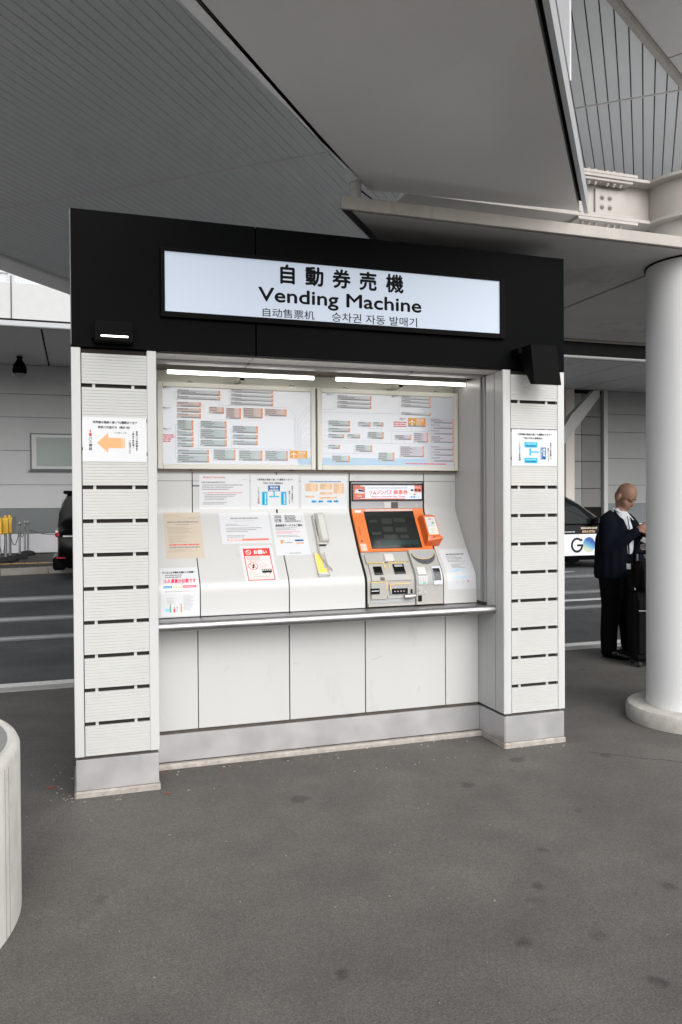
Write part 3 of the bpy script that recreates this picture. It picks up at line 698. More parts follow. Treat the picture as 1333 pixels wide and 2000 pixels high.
# -------------------------------------------------- route map boards
LB= [(0.585,2.107,0.84,2.137,'g'),(0.584,2.08,0.839,2.1,'g'),(0.584,2.036,0.725,2.064,'p'),(0.584,2.003,0.725,2.028,'p'),(0.583,1.97,0.725,1.996,'p'),(0.772,2.001,0.861,2.04,'p'),(0.873,1.973,0.965,2.037,'p'),(0.585,1.898,0.679,1.957,'t'),(0.584,1.865,0.679,1.892,'t'),(0.584,1.832,0.68,1.857,'t'),(0.584,1.799,0.679,1.825,'t'),(0.72,1.915,0.876,1.956,'t'),(0.72,1.851,0.877,1.909,'t'),(0.72,1.806,0.877,1.844,'t'),(0.585,1.757,0.77,1.784,'t'),(0.585,1.709,0.77,1.752,'t'),(0.797,1.724,0.929,1.787,'t'),(0.903,2.131,1.164,2.15,'g'),(0.903,2.106,1.164,2.124,'g'),(0.903,2.082,1.164,2.1,'g'),(0.903,2.057,1.164,2.075,'g'),(0.978,1.979,1.098,2.041,'p'),(1.111,1.995,1.248,2.039,'p'),(0.913,1.888,1.067,1.931,'t'),(0.913,1.853,1.067,1.879,'t'),(0.913,1.818,1.067,1.843,'t'),(0.95,1.723,1.094,1.784,'t'),(1.111,1.724,1.255,1.784,'t'),(1.266,1.739,1.378,1.787,'A'),(1.319,1.695,1.401,1.75,'S')]
RB= [(1.576,2.109,1.803,2.139,'g'),(1.575,2.084,1.803,2.103,'g'),(1.575,2.058,1.802,2.078,'g'),(1.477,1.697,2.178,1.747,'S'),(1.514,1.944,1.66,1.979,'t'),(1.514,1.907,1.659,1.934,'t'),(1.514,1.869,1.619,1.895,'t'),(1.639,1.87,1.725,1.896,'t'),(1.712,1.946,1.798,1.975,'t'),(1.813,1.949,1.885,1.976,'t'),(1.776,1.87,1.886,1.913,'t'),(1.513,1.802,1.591,1.828,'t'),(1.695,1.785,1.807,1.828,'t'),(1.537,1.719,1.656,1.76,'t'),(1.847,1.729,1.958,1.783,'t'),(2.008,2.127,2.217,2.148,'g'),(2.008,2.105,2.217,2.123,'g'),(2.008,2.078,2.217,2.098,'g'),(2.007,2.027,2.216,2.044,'g'),(2.055,1.953,2.179,2.009,'A'),(2.212,1.979,2.38,2.009,'l'),(2.212,1.943,2.381,1.971,'l'),(2.211,1.907,2.38,1.934,'l'),(2.213,1.852,2.38,1.896,'l'),(2.213,1.804,2.381,1.829,'l'),(2.213,1.768,2.382,1.795,'l'),(2.213,1.729,2.382,1.757,'l'),(1.962,1.867,2.078,1.897,'l'),(2.093,1.852,2.196,1.913,'l'),(1.997,1.756,2.166,1.825,'l')]
LLN= [[(0.572,2.124),(0.573,2.08),(0.584,2.078)],[(0.572,2.124),(0.584,2.125)],[(0.725,2.052),(0.741,2.051),(0.743,1.967),(0.894,1.966)],[(0.811,2.002),(0.811,1.969)],[(0.575,1.93),(0.573,1.731),(0.585,1.73)],[(0.575,1.93),(0.585,1.93)],[(0.71,1.942),(0.709,1.794)],[(0.71,1.942),(0.72,1.942)],[(0.574,1.792),(0.99,1.794)],[(0.904,1.922),(0.903,1.795)],[(0.785,1.791),(0.786,1.761),(0.797,1.761)],[(0.83,2.074),(0.832,2.052),(0.903,2.052)],[(0.892,2.143),(0.894,2.054)],[(0.894,2.054),(1.249,2.051),(1.303,2.01),(1.306,1.789)],[(0.893,1.966),(1.117,1.968),(1.122,1.983),(1.296,1.986),(1.296,1.789)],[(0.902,1.794),(1.27,1.795),(1.279,1.789)],[(1.403,2.053),(1.376,2.052),(1.316,1.971),(1.317,1.79)],[(1.403,2.035),(1.385,2.034),(1.325,1.949),(1.326,1.79)],[(1.403,1.974),(1.375,1.973),(1.336,1.917),(1.337,1.792)],[(1.402,1.928),(1.373,1.928),(1.336,1.88)],[(1.402,1.89),(1.377,1.889),(1.338,1.836)],[(1.402,1.861),(1.379,1.861),(1.338,1.805)],[(1.402,1.845),(1.386,1.845),(1.344,1.79)],[(1.402,1.82),(1.386,1.82),(1.358,1.79)],[(1.401,1.778),(1.381,1.778)],[(1.308,1.737),(1.351,1.711),(1.401,1.711)]]
RLN= [[(1.477,2.046),(1.558,2.049),(1.56,2.132),(1.576,2.132)],[(1.477,2.029),(1.939,2.033)],[(1.476,1.968),(1.514,1.968)],[(1.476,1.922),(1.514,1.923)],[(1.476,1.884),(1.513,1.885)],[(1.476,1.853),(1.866,1.856),(1.868,1.933)],[(1.786,1.946),(1.788,1.935),(1.874,1.937),(1.876,1.948)],[(1.476,1.839),(1.938,1.843)],[(1.475,1.815),(1.513,1.815)],[(1.475,1.772),(1.845,1.775)],[(1.684,1.775),(1.684,1.822),(1.695,1.823)],[(1.475,1.706),(1.937,1.708)],[(1.904,2.032),(1.99,2.032),(1.993,2.139),(2.008,2.139)],[(1.94,1.841),(1.941,1.921),(2.211,1.922)],[(2.075,1.953),(2.075,1.923)],[(2.199,1.924),(2.201,2.003),(2.212,2.004)],[(1.903,1.842),(2.242,1.842),(2.243,1.852)],[(2.027,1.867),(2.027,1.842)],[(2.137,1.852),(2.137,1.842)],[(2.066,1.841),(2.067,1.826)],[(1.902,1.708),(2.005,1.709),(2.034,1.737),(2.2,1.738),(2.203,1.825),(2.213,1.825)],[(2.202,1.785),(2.213,1.786)],[(2.202,1.75),(2.213,1.75)]]
LTX= [(0.504,2.144,'群馬エリア'),(0.503,2.025,'埼玉エリア'),(0.505,1.902,'東京エリア')]
RTX= [(1.506,2.14,'栃木エリア'),(1.94,2.141,'茨城エリア'),(1.995,2.0,'千葉エリア')]

MC = {'g': GRB, 'p': PNK, 't': TEA, 'l': LIL}
def board(x0, x1, label, items, lines, texts, reds):
    t = root('route_map_board', label, 'map board', 'framed route maps')
    z0, z1 = 1.669, 2.180; fw = .030
    b = MB(); b.box(x0, x0+fw, .578, .64, z0, z1, FRAMEW, .003); b.box(x1-fw, x1, .578, .64, z0, z1, FRAMEW, .003)
    b.box(x0+fw, x1-fw, .578, .64, z1-fw, z1, FRAMEW, .003); b.box(x0+fw, x1-fw, .578, .64, z0, z0+fw, FRAMEW, .003); b.build('frame', t)
    sh = MB().box(x0+fw-.001, x1-fw+.001, .586, .63, z0+fw-.001, z1-fw+.001, SHEETM).build('map_sheet', t)
    P = Print(lambda x, y, h: (x, .586-h, y))
    for a, zb, c, zt, k in items:
        w, h = c-a, zt-zb
        if k == 'S': P.rect(a, zb, min(c, x1-fw-.002), zt, SEA, 0); continue
        if k == 'A':
            P.rect(a, zb, c, zt, AMB, 1); cx, cy, q = a+w*.22, zb+h*.52, min(w*.2, h*.4)
            P.poly([(cx-q*.12, cy-q*.9), (cx+q*.12, cy-q*.9), (cx+q*.13, cy+q*.7), (cx, cy+q), (cx-q*.13, cy+q*.7)], WINK, 2)
            P.poly([(cx-q, cy-q*.3), (cx-q*.14, cy+q*.1), (cx-q*.14, cy+q*.45), (cx-q, cy-q*.1)], WINK, 2); P.poly([(cx+q, cy-q*.3), (cx+q, cy-q*.1), (cx+q*.14, cy+q*.45), (cx+q*.14, cy+q*.1)], WINK, 2)
            P.poly([(cx-q*.4, cy-q*.95), (cx+q*.4, cy-q*.95), (cx+q*.4, cy-q*.8), (cx-q*.4, cy-q*.8)], WINK, 2.4)
            P.text('羽田空港', a+w*.45, zb+h*.75, h*.26, WINK, 3, .03, 'l', width=w*.42, res=1); P.greek(a+w*.45, zb+h*.1, a+w*.9, zb+h*.55, 3, WINK, 3)
            if a > 1.5: P.rect(a, zb, c-.012, zb+h*.2, BAR, 2); P.rect(c-.011, zb, c, zt, ORG, 2.6)
            continue
        P.rect(a, zb, c, zt, MC[k], 1)
        bh = min(.0085, h*.32); P.rect(a, zb, c-.011, zb+bh, BAR, 2); P.rect(a+.002, zb+.0015, a+.025, zb+bh-.0015, GRB, 3); P.rect(c-.0105, zb, c, zt, ORG, 2)
        P.greek(c-.0075, zb+h*.2, c-.003, zt-h*.2, max(2, int(h/.004)), WINK, 3, 1., .5)
        n = max(1, int((h-bh)/.0105))
        for i in range(n):
            yt = zt-(h-bh)*i/n
            P.greek(a+.004, yt-.0065, a+.004+min(w*.55, .07+.05*(i % 2)), yt-.0005, 1, INKG, 3, .9, .8)
            if (h-bh)/n > .0085: P.greek(a+.006, yt-.0105, a+w*.78, yt-.0070, 1, INKL, 3, .85, .55)
    for j, l in enumerate(lines): P.line(l, .0011, LINER if (x0 < 1 and j in (2, 3, 14)) else LINEB, .3)
    for x, y, tx in texts: P.text(tx, x, y+.002, .0085, INK, 3, .02, 'l', res=1); P.greek(x, y-.008, x+.035, y-.004, 1, INKL, 3)
    for x, y, x_e in reds: P.greek(x, y-.004, x_e, y+.005, 1, PINKT, 3, 1., .75)
    P.build('printing', sh)
    for xx in (x0+.18, x1-.16):
        MB().box(xx, xx+.022, .60, .625, z0-.008, z0, GREYM).build('catch', t); MB().tube([(xx, .62, z1+.001), (xx+.004, .60, z1+.012), (xx+.03, .60, z1+.003)], .002, GREYM, 5).build('hinge', t)
board(.471, 1.431, 'left framed bus route map behind glossy cover, pink and teal boxes', LB, LLN, LTX, [(.486, 1.868, .566), (.485, 1.856, .568), (.485, 1.844, .55), (.485, 1.831, .545)])
board(1.443, 2.409, 'right framed bus route map, lilac boxes and blue sea strip', RB, RLN, RTX, [(1.953, 1.979, 2.045), (1.953, 1.966, 2.04), (1.953, 1.953, 2.044), (2.033, 1.713, 2.324)])

# ================================================================== notices
def Mcon(x0, sb, skew=0.): return lambda x, y, h: con(x0+x+skew*y, sb-y, h)
def notice(label, x0, s0, w, h, m=PAPER, name='notice', ny=16, skew=0.):
    M = Mcon(x0, s0+h, skew); o = sheet(name, M, w, h, m, label, 'notice', ny=ny); return o, Print(M, .012)
# pillar poster, left
M = Mfront(.050, 1.679, .0035)
o = sheet('poster', M, .311, .2215, PAPER, 'poster with big orange left arrow on the left pillar', 'poster', th=.004)
M = Mfront(.050, 1.679, .0001); P = Print(M)
P.text('券売機は路線の違いで2種類あります', .158, .1975, .0135, INK, width=.215, bold=.02, res=1)
P.text('神奈川方面行き（横浜 他）', .152, .1725, .0135, INK, width=.155, bold=.02, res=1)
P.text('バス停この先', .182, .1455, .009, INK, width=.06, res=1)
P.vtext('8番', .0385, .160, .0155, RED, bold=.03); P.vtext('バス停前', .0385, .1235, .0155, INK, bold=.02)
P.poly([(.071, .0945), (.123, .143), (.123, .1195)], ORGA, 1); P.poly([(.071, .0945), (.123, .0695), (.123, .046)], ORGA, 1); P.poly([(.071, .0945), (.123, .0695), (.123, .1195)], ORGA, 1)
P.rect(.123, .0695, .188, .1195, ORGA, 1); P.rect(.1905, .0695, .197, .1195, ORGA, 1); P.rect(.2, .0695, .2045, .1195, ORGA, 1)
P.line([(.071, .0945), (.123, .143), (.123, .1195), (.188, .1195)], .0008, LINER, 1.4)
P.line([(.071, .0945), (.123, .046), (.123, .0695), (.188, .0695)], .0008, LINER, 1.4)
P.vtext('京急バス券売機を', .263, .156, .0105, INK, bold=.02); P.vtext('（黄色の券売機）', .2455, .156, .0098, INK, bold=.02); P.vtext('ご利用下さい', .2285, .109, .0105, INK, bold=.02)
P.build('printing', o)
for sx_, sz_ in ((.048, .055), (.3095, .055)): MB().box(.05+sx_-.049, .05+sx_-.045, -.0015, .0034, 1.679+sz_, 1.679+sz_+.016, GREYM).build('clip', o)
def two_types(P, w, h, vertical):
    P.text('＜券売機は路線の違いで2種類あります＞', w*.5, h*.865, h*.058, INK, width=w*.76, bold=.02, res=1)
    P.text('下記の行先の乗車券は', w*.46, h*.76, h*.058, INK, width=w*.42, bold=.02, res=1)
# pillar poster, right
M = Mfront(2.469, 1.678, .0035)
o = sheet('poster', M, .311, .2165, PAPER, 'poster with cyan boxes and T-shaped arrow on the right pillar', 'poster', th=.004)
P = Print(Mfront(2.469, 1.678, .0001)); w, h = .311, .2165; two_types(P, w, h, False)
P.vtext('この先', w*.17, h*.66, .0112, INK); P.vtext('青色', w*.17, h*.485, .0112, CYA, bold=.02); P.vtext('の券売機', w*.17, h*.365, .0112, INK, bold=.02)
for yb in (.505, .075):
    P.rect(w*.275, h*yb, w*.56, h*(yb+.145), CYA, 1); P.text('リムジンバス', w*.42, h*(yb+.1), h*.045, WINK, 2, .02, width=w*.21, res=1); P.greek(w*.31, h*(yb+.02), w*.53, h*(yb+.065), 1, BLU, 2, 1., .7)
P.rect(w*.40, h*.365, w*.60, h*.40, CYA, 1); P.rect(w*.385, h*.30, w*.415, h*.465, CYA, 1.3)
P.poly([(w*.37, h*.45), (w*.43, h*.45), (w*.40, h*.495)], CYA, 1.6); P.poly([(w*.37, h*.315), (w*.40, h*.27), (w*.43, h*.315)], CYA, 1.6)
P.rect(w*.63, h*.18, w*.745, h*.51, BLU, 1); P.vtext('現在地', w*.705, h*.48, .0145, WINK, bold=.03); P.greek(w*.645, h*.2, w*.67, h*.49, 8, WINK, 2, 1., .6)
P.vtext('京急バス券売機にて', w*.855, h*.65, .0105, INK, bold=.02); P.vtext('販売しています', w*.80, h*.50, .0105, INK, bold=.02)
P.build('printing', o)
# wall notices on the upper console
o, P = notice('white sheet headed Airport Limousine in red, top left of the notices', .717, .018, .302, .213); w, h = .302, .213
P.text('Airport Limousine', .02, h*.905, .0165, REDT, align='l', width=.135, slant=.2, bold=.01); P.greek(w*.86, h*.83, w*.98, h*.87, 1, INKL)
P.greek(.012, h*.75, w*.52, h*.79, 1, INKG, 2, 1., .7); P.greek(.016, h*.54, w*.96, h*.72, 3, INKG); P.line([(.012, h*.745), (w*.52, h*.745)], .0008, INKG)
P.greek(.022, h*.45, w*.95, h*.49, 1, REDT); P.greek(.03, h*.25, w*.88, h*.44, 4, INKG); P.greek(.02, h*.13, w*.72, h*.22, 2, INKG)
P.build('printing', o)
o, P = notice('white sheet with blue box and two-way arrow under the left route map', 1.031, .022, .300, .211); w, h = .300, .211; two_types(P, w, h, True)
P.vtext('この先', w*.155, h*.655, .0105, INK); P.vtext('青色', w*.155, h*.49, .0105, CYA, bold=.02); P.vtext('の券売機', w*.155, h*.38, .0105, INK, bold=.02)
P.rect(w*.355, h*.525, w*.605, h*.695, BLU, 1); P.text('現在地', w*.48, h*.635, .0125, WINK, 2, .03, width=w*.17, res=1); P.greek(w*.38, h*.54, w*.58, h*.575, 1, WINK, 2, 1., .8)
for xx in (.225, .625):
    P.rect(w*xx, h*.12, w*(xx+.115), h*.51, CYA, 1); P.greek(w*(xx+.062), h*.15, w*(xx+.095), h*.46, 9, WINK, 2, 1., .6); P.greek(w*(xx+.02), h*.15, w*(xx+.04), h*.46, 9, BLU, 2, 1., .5)
P.rect(w*.465, h*.37, w*.495, h*.525, CYA, 1); P.rect(w*.40, h*.35, w*.56, h*.385, CYA, 1.3); P.poly([(w*.37, h*.368), (w*.41, h*.335), (w*.41, h*.40)], CYA, 1.6); P.poly([(w*.59, h*.368), (w*.55, h*.40), (w*.55, h*.335)], CYA, 1.6)
P.vtext('京急バス券売機にて', w*.865, h*.68, .0105, INK, bold=.02); P.vtext('販売しています', w*.805, h*.535, .0105, INK, bold=.02); P.build('printing', o)
o, P = notice('white sheet with peach tables and four blue arrows left of the ticket machine', 1.348, .026, .300, .208); w, h = .300, .208
P.line([(w*.075, h*.15), (w*.97, h*.15), (w*.97, h*.87), (w*.075, h*.87), (w*.075, h*.15)], .0009, SKB); P.greek(w*.17, h*.80, w*.87, h*.845, 1, BLU, 2, 1., .6)
for a, b_, c, e in ((.085, .53, .37, .775), (.40, .58, .68, .775), (.70, .455, .945, .775), (.40, .425, .68, .51), (.085, .345, .29, .405), (.40, .30, .785, .365)):
    P.rect(w*a, h*b_, w*c, h*e, PEA, 1); P.greek(w*(a+.02), h*(b_+.01), w*(c-.06), h*(e-.01), max(1, int((e-b_)/.035)), BEIT, 2, .7); P.greek(w*(c-.05), h*(b_+.01), w*(c-.01), h*(e-.01), max(1, int((e-b_)/.035)), BEIT, 2, 1.)
for i, a in enumerate((.215, .36, .565, .705)):
    sgn = -1 if i < 2 else 1; x0_, x1_ = w*a, w*(a+.115); y_ = h*.225; t_ = h*.027
    if sgn < 0: P.rect(x0_+.014, y_-t_, x1_, y_+t_, CYB, 1); P.poly([(x0_, y_), (x0_+.0145, y_-t_*2), (x0_+.0145, y_+t_*2)], CYB, 1.4)
    else: P.rect(x0_, y_-t_, x1_-.014, y_+t_, CYB, 1); P.poly([(x1_, y_), (x1_-.0145, y_+t_*2), (x1_-.0145, y_-t_*2)], CYB, 1.4)
P.build('printing', o)
# console notices
o, P = notice('faded beige sheet of text at the left of the sloping console', .502, .248, .217, .312, PAPERB); w, h = .217, .312
P.text('Airport Limousine', w*.07, h*.935, .0075, BEIT, align='l', width=w*.34, slant=.2, res=1); P.greek(w*.68, h*.85, w*.92, h*.90, 2, BEIT, 2, 1.); P.greek(w*.1, h*.77, w*.93, h*.815, 1, INKG, 2, 1., .6); P.greek(w*.3, h*.72, w*.72, h*.75, 1, INKG)
P.greek(w*.08, h*.52, w*.92, h*.69, 6, BEIT); P.greek(w*.1, h*.34, w*.8, h*.5, 4, BEIT, 2, .8, .3)
P.greek(w*.1, h*.275, w*.9, h*.31, 1, REDT, 2, 1., .7); P.greek(w*.1, h*.22, w*.9, h*.255, 1, INKG, 2, 1., .7); P.greek(w*.07, h*.13, w*.92, h*.2, 3, BEIT); P.build('printing', o, 'stuff')
o, P = notice('white landscape sheet with an orange-red bar along its bottom', .831, .253, .303, .217); w, h = .303, .217
P.greek(w*.22, h*.80, w*.78, h*.85, 1, INKG, 2, 1., .7); P.line([(w*.22, h*.795), (w*.78, h*.795)], .0008, INKG); P.greek(w*.3, h*.71, w*.70, h*.75, 1, INKL, 2, 1.)
P.greek(w*.11, h*.575, w*.62, h*.65, 2, INKG); P.greek(w*.11, h*.36, w*.92, h*.53, 3, INKG); P.greek(w*.11, h*.19, w*.7, h*.28, 2, INKG)
P.rect(w*.11, h*.09, w*.94, h*.155, SAL, 1); P.greek(w*.13, h*.10, w*.4, h*.145, 1, WINK, 2, 1., .7); P.build('printing', o)
o, P = notice('white sheet with a small bus picture beside the wall telephone', 1.148, .257, .211, .302); w, h = .211, .302
P.line([(w*.10, h*.775), (w*.31, h*.775), (w*.31, h*.955), (w*.10, h*.955), (w*.10, h*.775)], .001, INK); P.text('羽田', w*.205, h*.905, .021, INK, width=w*.18, bold=.02); P.text('空港', w*.205, h*.82, .021, INK, width=w*.18, bold=.02)
P.line([(w*.40, h*.775), (w*.92, h*.775), (w*.92, h*.955), (w*.40, h*.955), (w*.40, h*.775)], .001, INK); P.greek(w*.42, h*.785, w*.91, h*.945, 5, INK, 2, 1., .55)
P.text('座席指定サービスのご案内', w*.5, h*.70, .0165, INK, width=w*.80, bold=.04); P.greek(w*.09, h*.58, w*.9, h*.655, 3, INKG); P.greek(w*.09, h*.505, w*.9, h*.56, 2, PINKT); P.greek(w*.09, h*.42, w*.9, h*.475, 2, INKG)
P.disc(w*.22, h*.325, .011, GRN, 1); P.poly([(w*.20, h*.24), (w*.155, h*.35), (w*.27, h*.35)], ORG, 1.4); P.text('e-ticket', w*.40, h*.30, .009, INK, 2, .02, width=w*.22, res=1)
P.rect(w*.60, h*.275, w*.86, h*.355, GRB, 1); P.rect(w*.60, h*.32, w*.86, h*.36, BLU, 1.4); P.rect(w*.68, h*.325, w*.72, h*.35, INK, 2); P.rect(w*.62, h*.265, w*.86, h*.29, ORG, 1.6)
P.greek(w*.38, h*.035, w*.72, h*.06, 1, INKG, 2, 1., .7); P.build('printing', o)
o, P = notice('red-bordered request notice showing a bus and a prohibition sign', .937, .486, .196, .268, skew=-.02); w, h = .196, .268
x0_, x1_, y0_, y1_ = w*.085, w*.90, h*.085, h*.93
P.rect(x0_, y0_, x1_, y1_, RED, 0); P.rect(x0_+.005, y0_+.005, x1_-.005, h*.735, mat('ink_pale_rose', (.70, .62, .60), .5), 1)
P.ring(w*.235, h*.83, .0165, .0035, WINK, 2, ry=.0165); P.line([(w*.175, h*.87), (w*.295, h*.79)], .0035, WINK, 2.4); P.text('お願い', w*.60, h*.83, .027, WINK, 2, .04, width=w*.40)
P.greek(w*.15, h*.625, w*.86, h*.72, 3, INKG); P.greek(w*.15, h*.575, w*.8, h*.615, 2, REDT, 2, .9, .3); P.greek(w*.5, h*.40, w*.86, h*.55, 5, INKL)
P.ring(w*.31, h*.46, .029, .0035, RED, 2, ry=.027); P.poly([(w*.27, h*.40), (w*.32, h*.395), (w*.36, h*.51), (w*.31, h*.52)], INK, 2); P.line([(w*.20, h*.53), (w*.42, h*.39)], .0035, RED, 3)
P.rect(w*.545, h*.275, w*.84, h*.375, INK, 2)
for i in range(4): P.rect(w*(.56+.068*i), h*.335, w*(.605+.068*i), h*.36, WINK, 3)
for cx in (.62, .77): P.disc(w*cx, h*.272, .0055, INK, 2.4); P.disc(w*cx, h*.272, .0025, WINK, 3)
P.greek(w*.15, h*.23, w*.5, h*.34, 4, INKL); P.greek(w*.25, h*.165, w*.75, h*.195, 1, INKG, 2, 1.); P.greek(w*.22, h*.125, w*.78, h*.15, 1, INKL, 2, 1.); P.build('printing', o)
o, P = notice('child fare notice with big red lettering bent over the console edge', .458, .624, .212, .290); w, h = .212, .290
P.text('ちいさいお子様をお連れのお客様へ', w*.5, h*.885, .0145, INK, width=w*.86, bold=.04, res=1); P.greek(w*.13, h*.75, w*.83, h*.845, 2, INKG, 2, 1., .55)
P.text('小人運賃が必要です', w*.5, h*.685, .027, MAGT, width=w*.84, bold=.03); P.greek(w*.38, h*.605, w*.62, h*.63, 1, INKG, 2, 1.)
P.rect(w*.07, h*.54, w*.29, h*.585, CYB, 1); P.rect(w*.31, h*.54, w*.56, h*.585, PEA, 1); P.rect(w*.58, h*.54, w*.93, h*.585, MAGT, 1)
for a, b_ in ((.09, .27), (.33, .53), (.61, .90)): P.greek(w*a, h*.552, w*b_, h*.573, 1, WINK, 2, 1., .45)
P.greek(w*.1, h*.45, w*.9, h*.50, 1, INKL); P.greek(w*.15, h*.24, w*.42, h*.36, 4, INKL); P.greek(w*.58, h*.1, w*.9, h*.40, 12, INKL)
P.disc(w*.16, h*.12, .014, SKB, 1, ry=.01); 
for cx, c_, hh in ((.24, GRN, .16), (.34, RED, .09), (.42, SKB, .09), (.52, ORG, .16)): P.rect(w*(cx-.02), h*.07, w*(cx+.02), h*(.07+hh*.8), c_, 1); P.disc(w*cx, h*(.085+hh*.85), .004, INKG, 2)
P.build('printing', o, 'stuff')
o, P = notice('white notice with a pale blue banknote drawing right of the ticket machine', 2.208, .546, .199, .288); w, h = .199, .288
P.greek(w*.2, h*.84, w*.82, h*.875, 1, INK, 2, 1., .7); P.greek(w*.18, h*.64, w*.85, h*.82, 5, INKG); P.greek(w*.25, h*.48, w*.8, h*.60, 4, INKG)
P.poly([(w*.15, h*.25), (w*.88, h*.27), (w*.90, h*.43), (w*.62, h*.49), (w*.50, h*.44), (w*.38, h*.46), (w*.28, h*.41), (w*.16, h*.40)], SKB, 1)
for xa in (.22, .42, .66): P.poly([(w*xa, h*.27), (w*(xa+.14), h*.275), (w*(xa+.16), h*.40), (w*xa, h*.37)], mat('ink_pale_cyan', (.45, .68, .78), .5), 2)
for cx in (.34, .53): P.ring(w*cx, h*.165, .0095, .0012, INKL, 2)
P.line([(w*.68, h*.14), (w*.76, h*.19)], .0025, MAGT, 2); P.line([(w*.68, h*.19), (w*.76, h*.14)], .0025, MAGT, 2.6); P.build('printing', o)
# bits of dark tape by the notices
for x0, s0, w_, hh, lab in ((.676, .086, .042, .006, 'short strip of black tape left of the Airport Limousine sheet'), (1.186, .236, .010, .022, 'small black tape tab under the blue-box sheet')):
    t = cstrip(MB(), x0, x0+w_, s0, s0+hh, .0002, .0012, BLACK).build('tape'); tag(t, lab, 'tape')
# dirty specks on the console
sk = MB(); rn = random.Random(3)
for i in range(90):
    x = rn.choice((rn.uniform(.69, 1.18), rn.uniform(1.2, 1.65), rn.uniform(2.19, 2.4))); s = rn.uniform(.26, .9); q = rn.uniform(.0006, .0018)
    cstrip(sk, x, x+q*rn.uniform(1, 3), s, s+q, .0001, .0004, SCF)
o = sk.build('console_specks'); tag(o, 'scattered tiny dirt specks on the white console', None, kind='stuff')

# ================================================================== ticket machine
mc = root('ticket_machine', 'ticket machine with orange bezel and dark screen set in the console', 'ticket machine')
cstrip(MB(), 1.666, 2.180, .061, .921, -.009, -.002, GAP, .012).build('gasket', mc)
cstrip(MB(), 1.675, 2.173, .066, .236, -.004, .004, MGREYD, .02, .002).build('upper_housing', mc)
hd = cstrip(MB(), 1.679, 2.169, .074, .186, .004, .014, GLOSSB, .06, .002).build('header_display', mc)
lcd = cstrip(MB(), 1.688, 2.160, .087, .176, .0138, .0146, mat('banner_white', (.62, .66, .74), .25, emit=(.62, .66, .76), estr=.12), .1).build('banner', hd)
P = Print(lambda x, y, h: con(1.688+x, .176-y, h+.0146)); w, h = .472, .089
P.rect(w*.0, 0, w*.10, h, SAL, 0); P.rect(w*.89, h*.5, w, h, SAL, 0); P.rect(0, 0, w*.75, h*.06, SAL, 0.4)
P.rect(w*.005, h*.10, w*.165, h*.93, mat('ink_brick', (.50, .13, .09), .5), 1); P.poly([(w*.015, h*.45), (w*.03, h*.72), (w*.09, h*.76), (w*.15, h*.66), (w*.155, h*.42)], GRB, 2); P.poly([(w*.07, h*.72), (w*.15, h*.64), (w*.15, h*.54), (w*.07, h*.58)], INK, 2.5); P.rect(w*.02, h*.36, w*.155, h*.43, ORG, 2.5); P.rect(w*.04, h*.22, w*.12, h*.26, WINK, 2)
P.greek(w*.2, h*.78, w*.79, h*.86, 1, INKG, 2, 1., .6); P.text('リムジンバス', w*.385, h*.51, .029, REDT, width=w*.32, bold=.03, slant=.25); P.text('乗車券', w*.685, h*.51, .029, SAL, width=w*.21, bold=.03)
P.text('Airport Limousine Bus Ticket', w*.50, h*.18, .0155, mat('ink_maroon', (.45, .06, .10), .5), width=w*.50, slant=.2, bold=.01)
for i in range(3): P.rect(w*(.835+.055*i), h*.60, w*(.875+.055*i), h*.72, INK, 2)
P.greek(w*.86, h*.82, w*.97, h*.88, 1, WINK, 2, 1.); P.rect(w*.875, h*.30, w*.91, h*.40, SAL, 1); P.rect(w*.835, h*.10, w*.86, h*.21, CYB, 1); P.rect(w*.875, h*.10, w*.90, h*.21, CYB, 1); P.greek(w*.92, h*.1, w*.98, h*.2, 1, SKB, 1, 1.)
P.build('printing', lcd)
cstrip(MB(), 1.899, 1.947, .195, .233, .004, .007, mat('sensor_pale', (.5, .5, .5), .3), .05).build('sensor_window', mc); cstrip(MB(), 1.948, 1.995, .195, .233, .004, .007, GLOSSB, .05).build('sensor_window', mc)
MB().add([con(2.128+.011*math.cos(2*math.pi*i/16), .213+.011*math.sin(2*math.pi*i/16), .0055) for i in range(16)], [tuple(range(16))], STEEL).build('key_lock', mc)
cstrip(MB(), 1.675, 2.173, .238, .555, -.004, .007, ORANGE, .02, .003).build('bezel', mc, True)
cstrip(MB(), 1.757, 2.098, .257, .534, .0065, .0082, GLOSSB, .04).build('screen_surround', mc)
scn = cstrip(MB(), 1.763, 2.092, .262, .530, .0082, .0086, SCREEN, .04).build('screen', mc)
P = Print(lambda x, y, h: con(1.763+x, .53-y, h+.0086)); SCG = mat('screen_ghost', (.030, .034, .033), .15)
for a, b_, c, e in ((.05, .70, .22, .78), (.30, .66, .52, .82), (.56, .70, .80, .82), (.05, .36, .24, .44), (.30, .44, .50, .58), (.55, .42, .78, .55), (.28, .25, .55, .36), (.62, .25, .80, .34)): P.rect(.329*a, .268*b_, .329*c, .268*e, SCG, 0)
P.rect(.06, .02, .32, .055, mat('screen_teal', (.014, .034, .032), .15), 0); P.build('display_image', scn)
cstrip(MB(), 1.77, 2.091, .244, .2545, .0072, .0085, PAPER, .02).build('tape_label', mc)
P = Print(lambda x, y, h: con(1.77+x, .2545-y, h+.0085)); P.greek(.004, .002, .316, .009, 1, INKG, 1, 1., .6); P.build('printing', mc)
cstrip(MB(), 1.697, 1.739, .248, .264, .0072, .0082, PAPER, .02).build('tag_label', mc)
cstrip(MB(), 1.685, 1.725, .495, .548, .0072, .0082, mat('worn_sticker', (.72, .45, .38), .5, var=.3, vscale=60), .02).build('worn_sticker', mc)
MB().add([con(1.701+.007*math.cos(2*math.pi*i/14), .475+.007*math.sin(2*math.pi*i/14), .0085) for i in range(14)], [tuple(range(14))], mat('brown_button', (.16, .04, .03), .4)).build('button', mc)
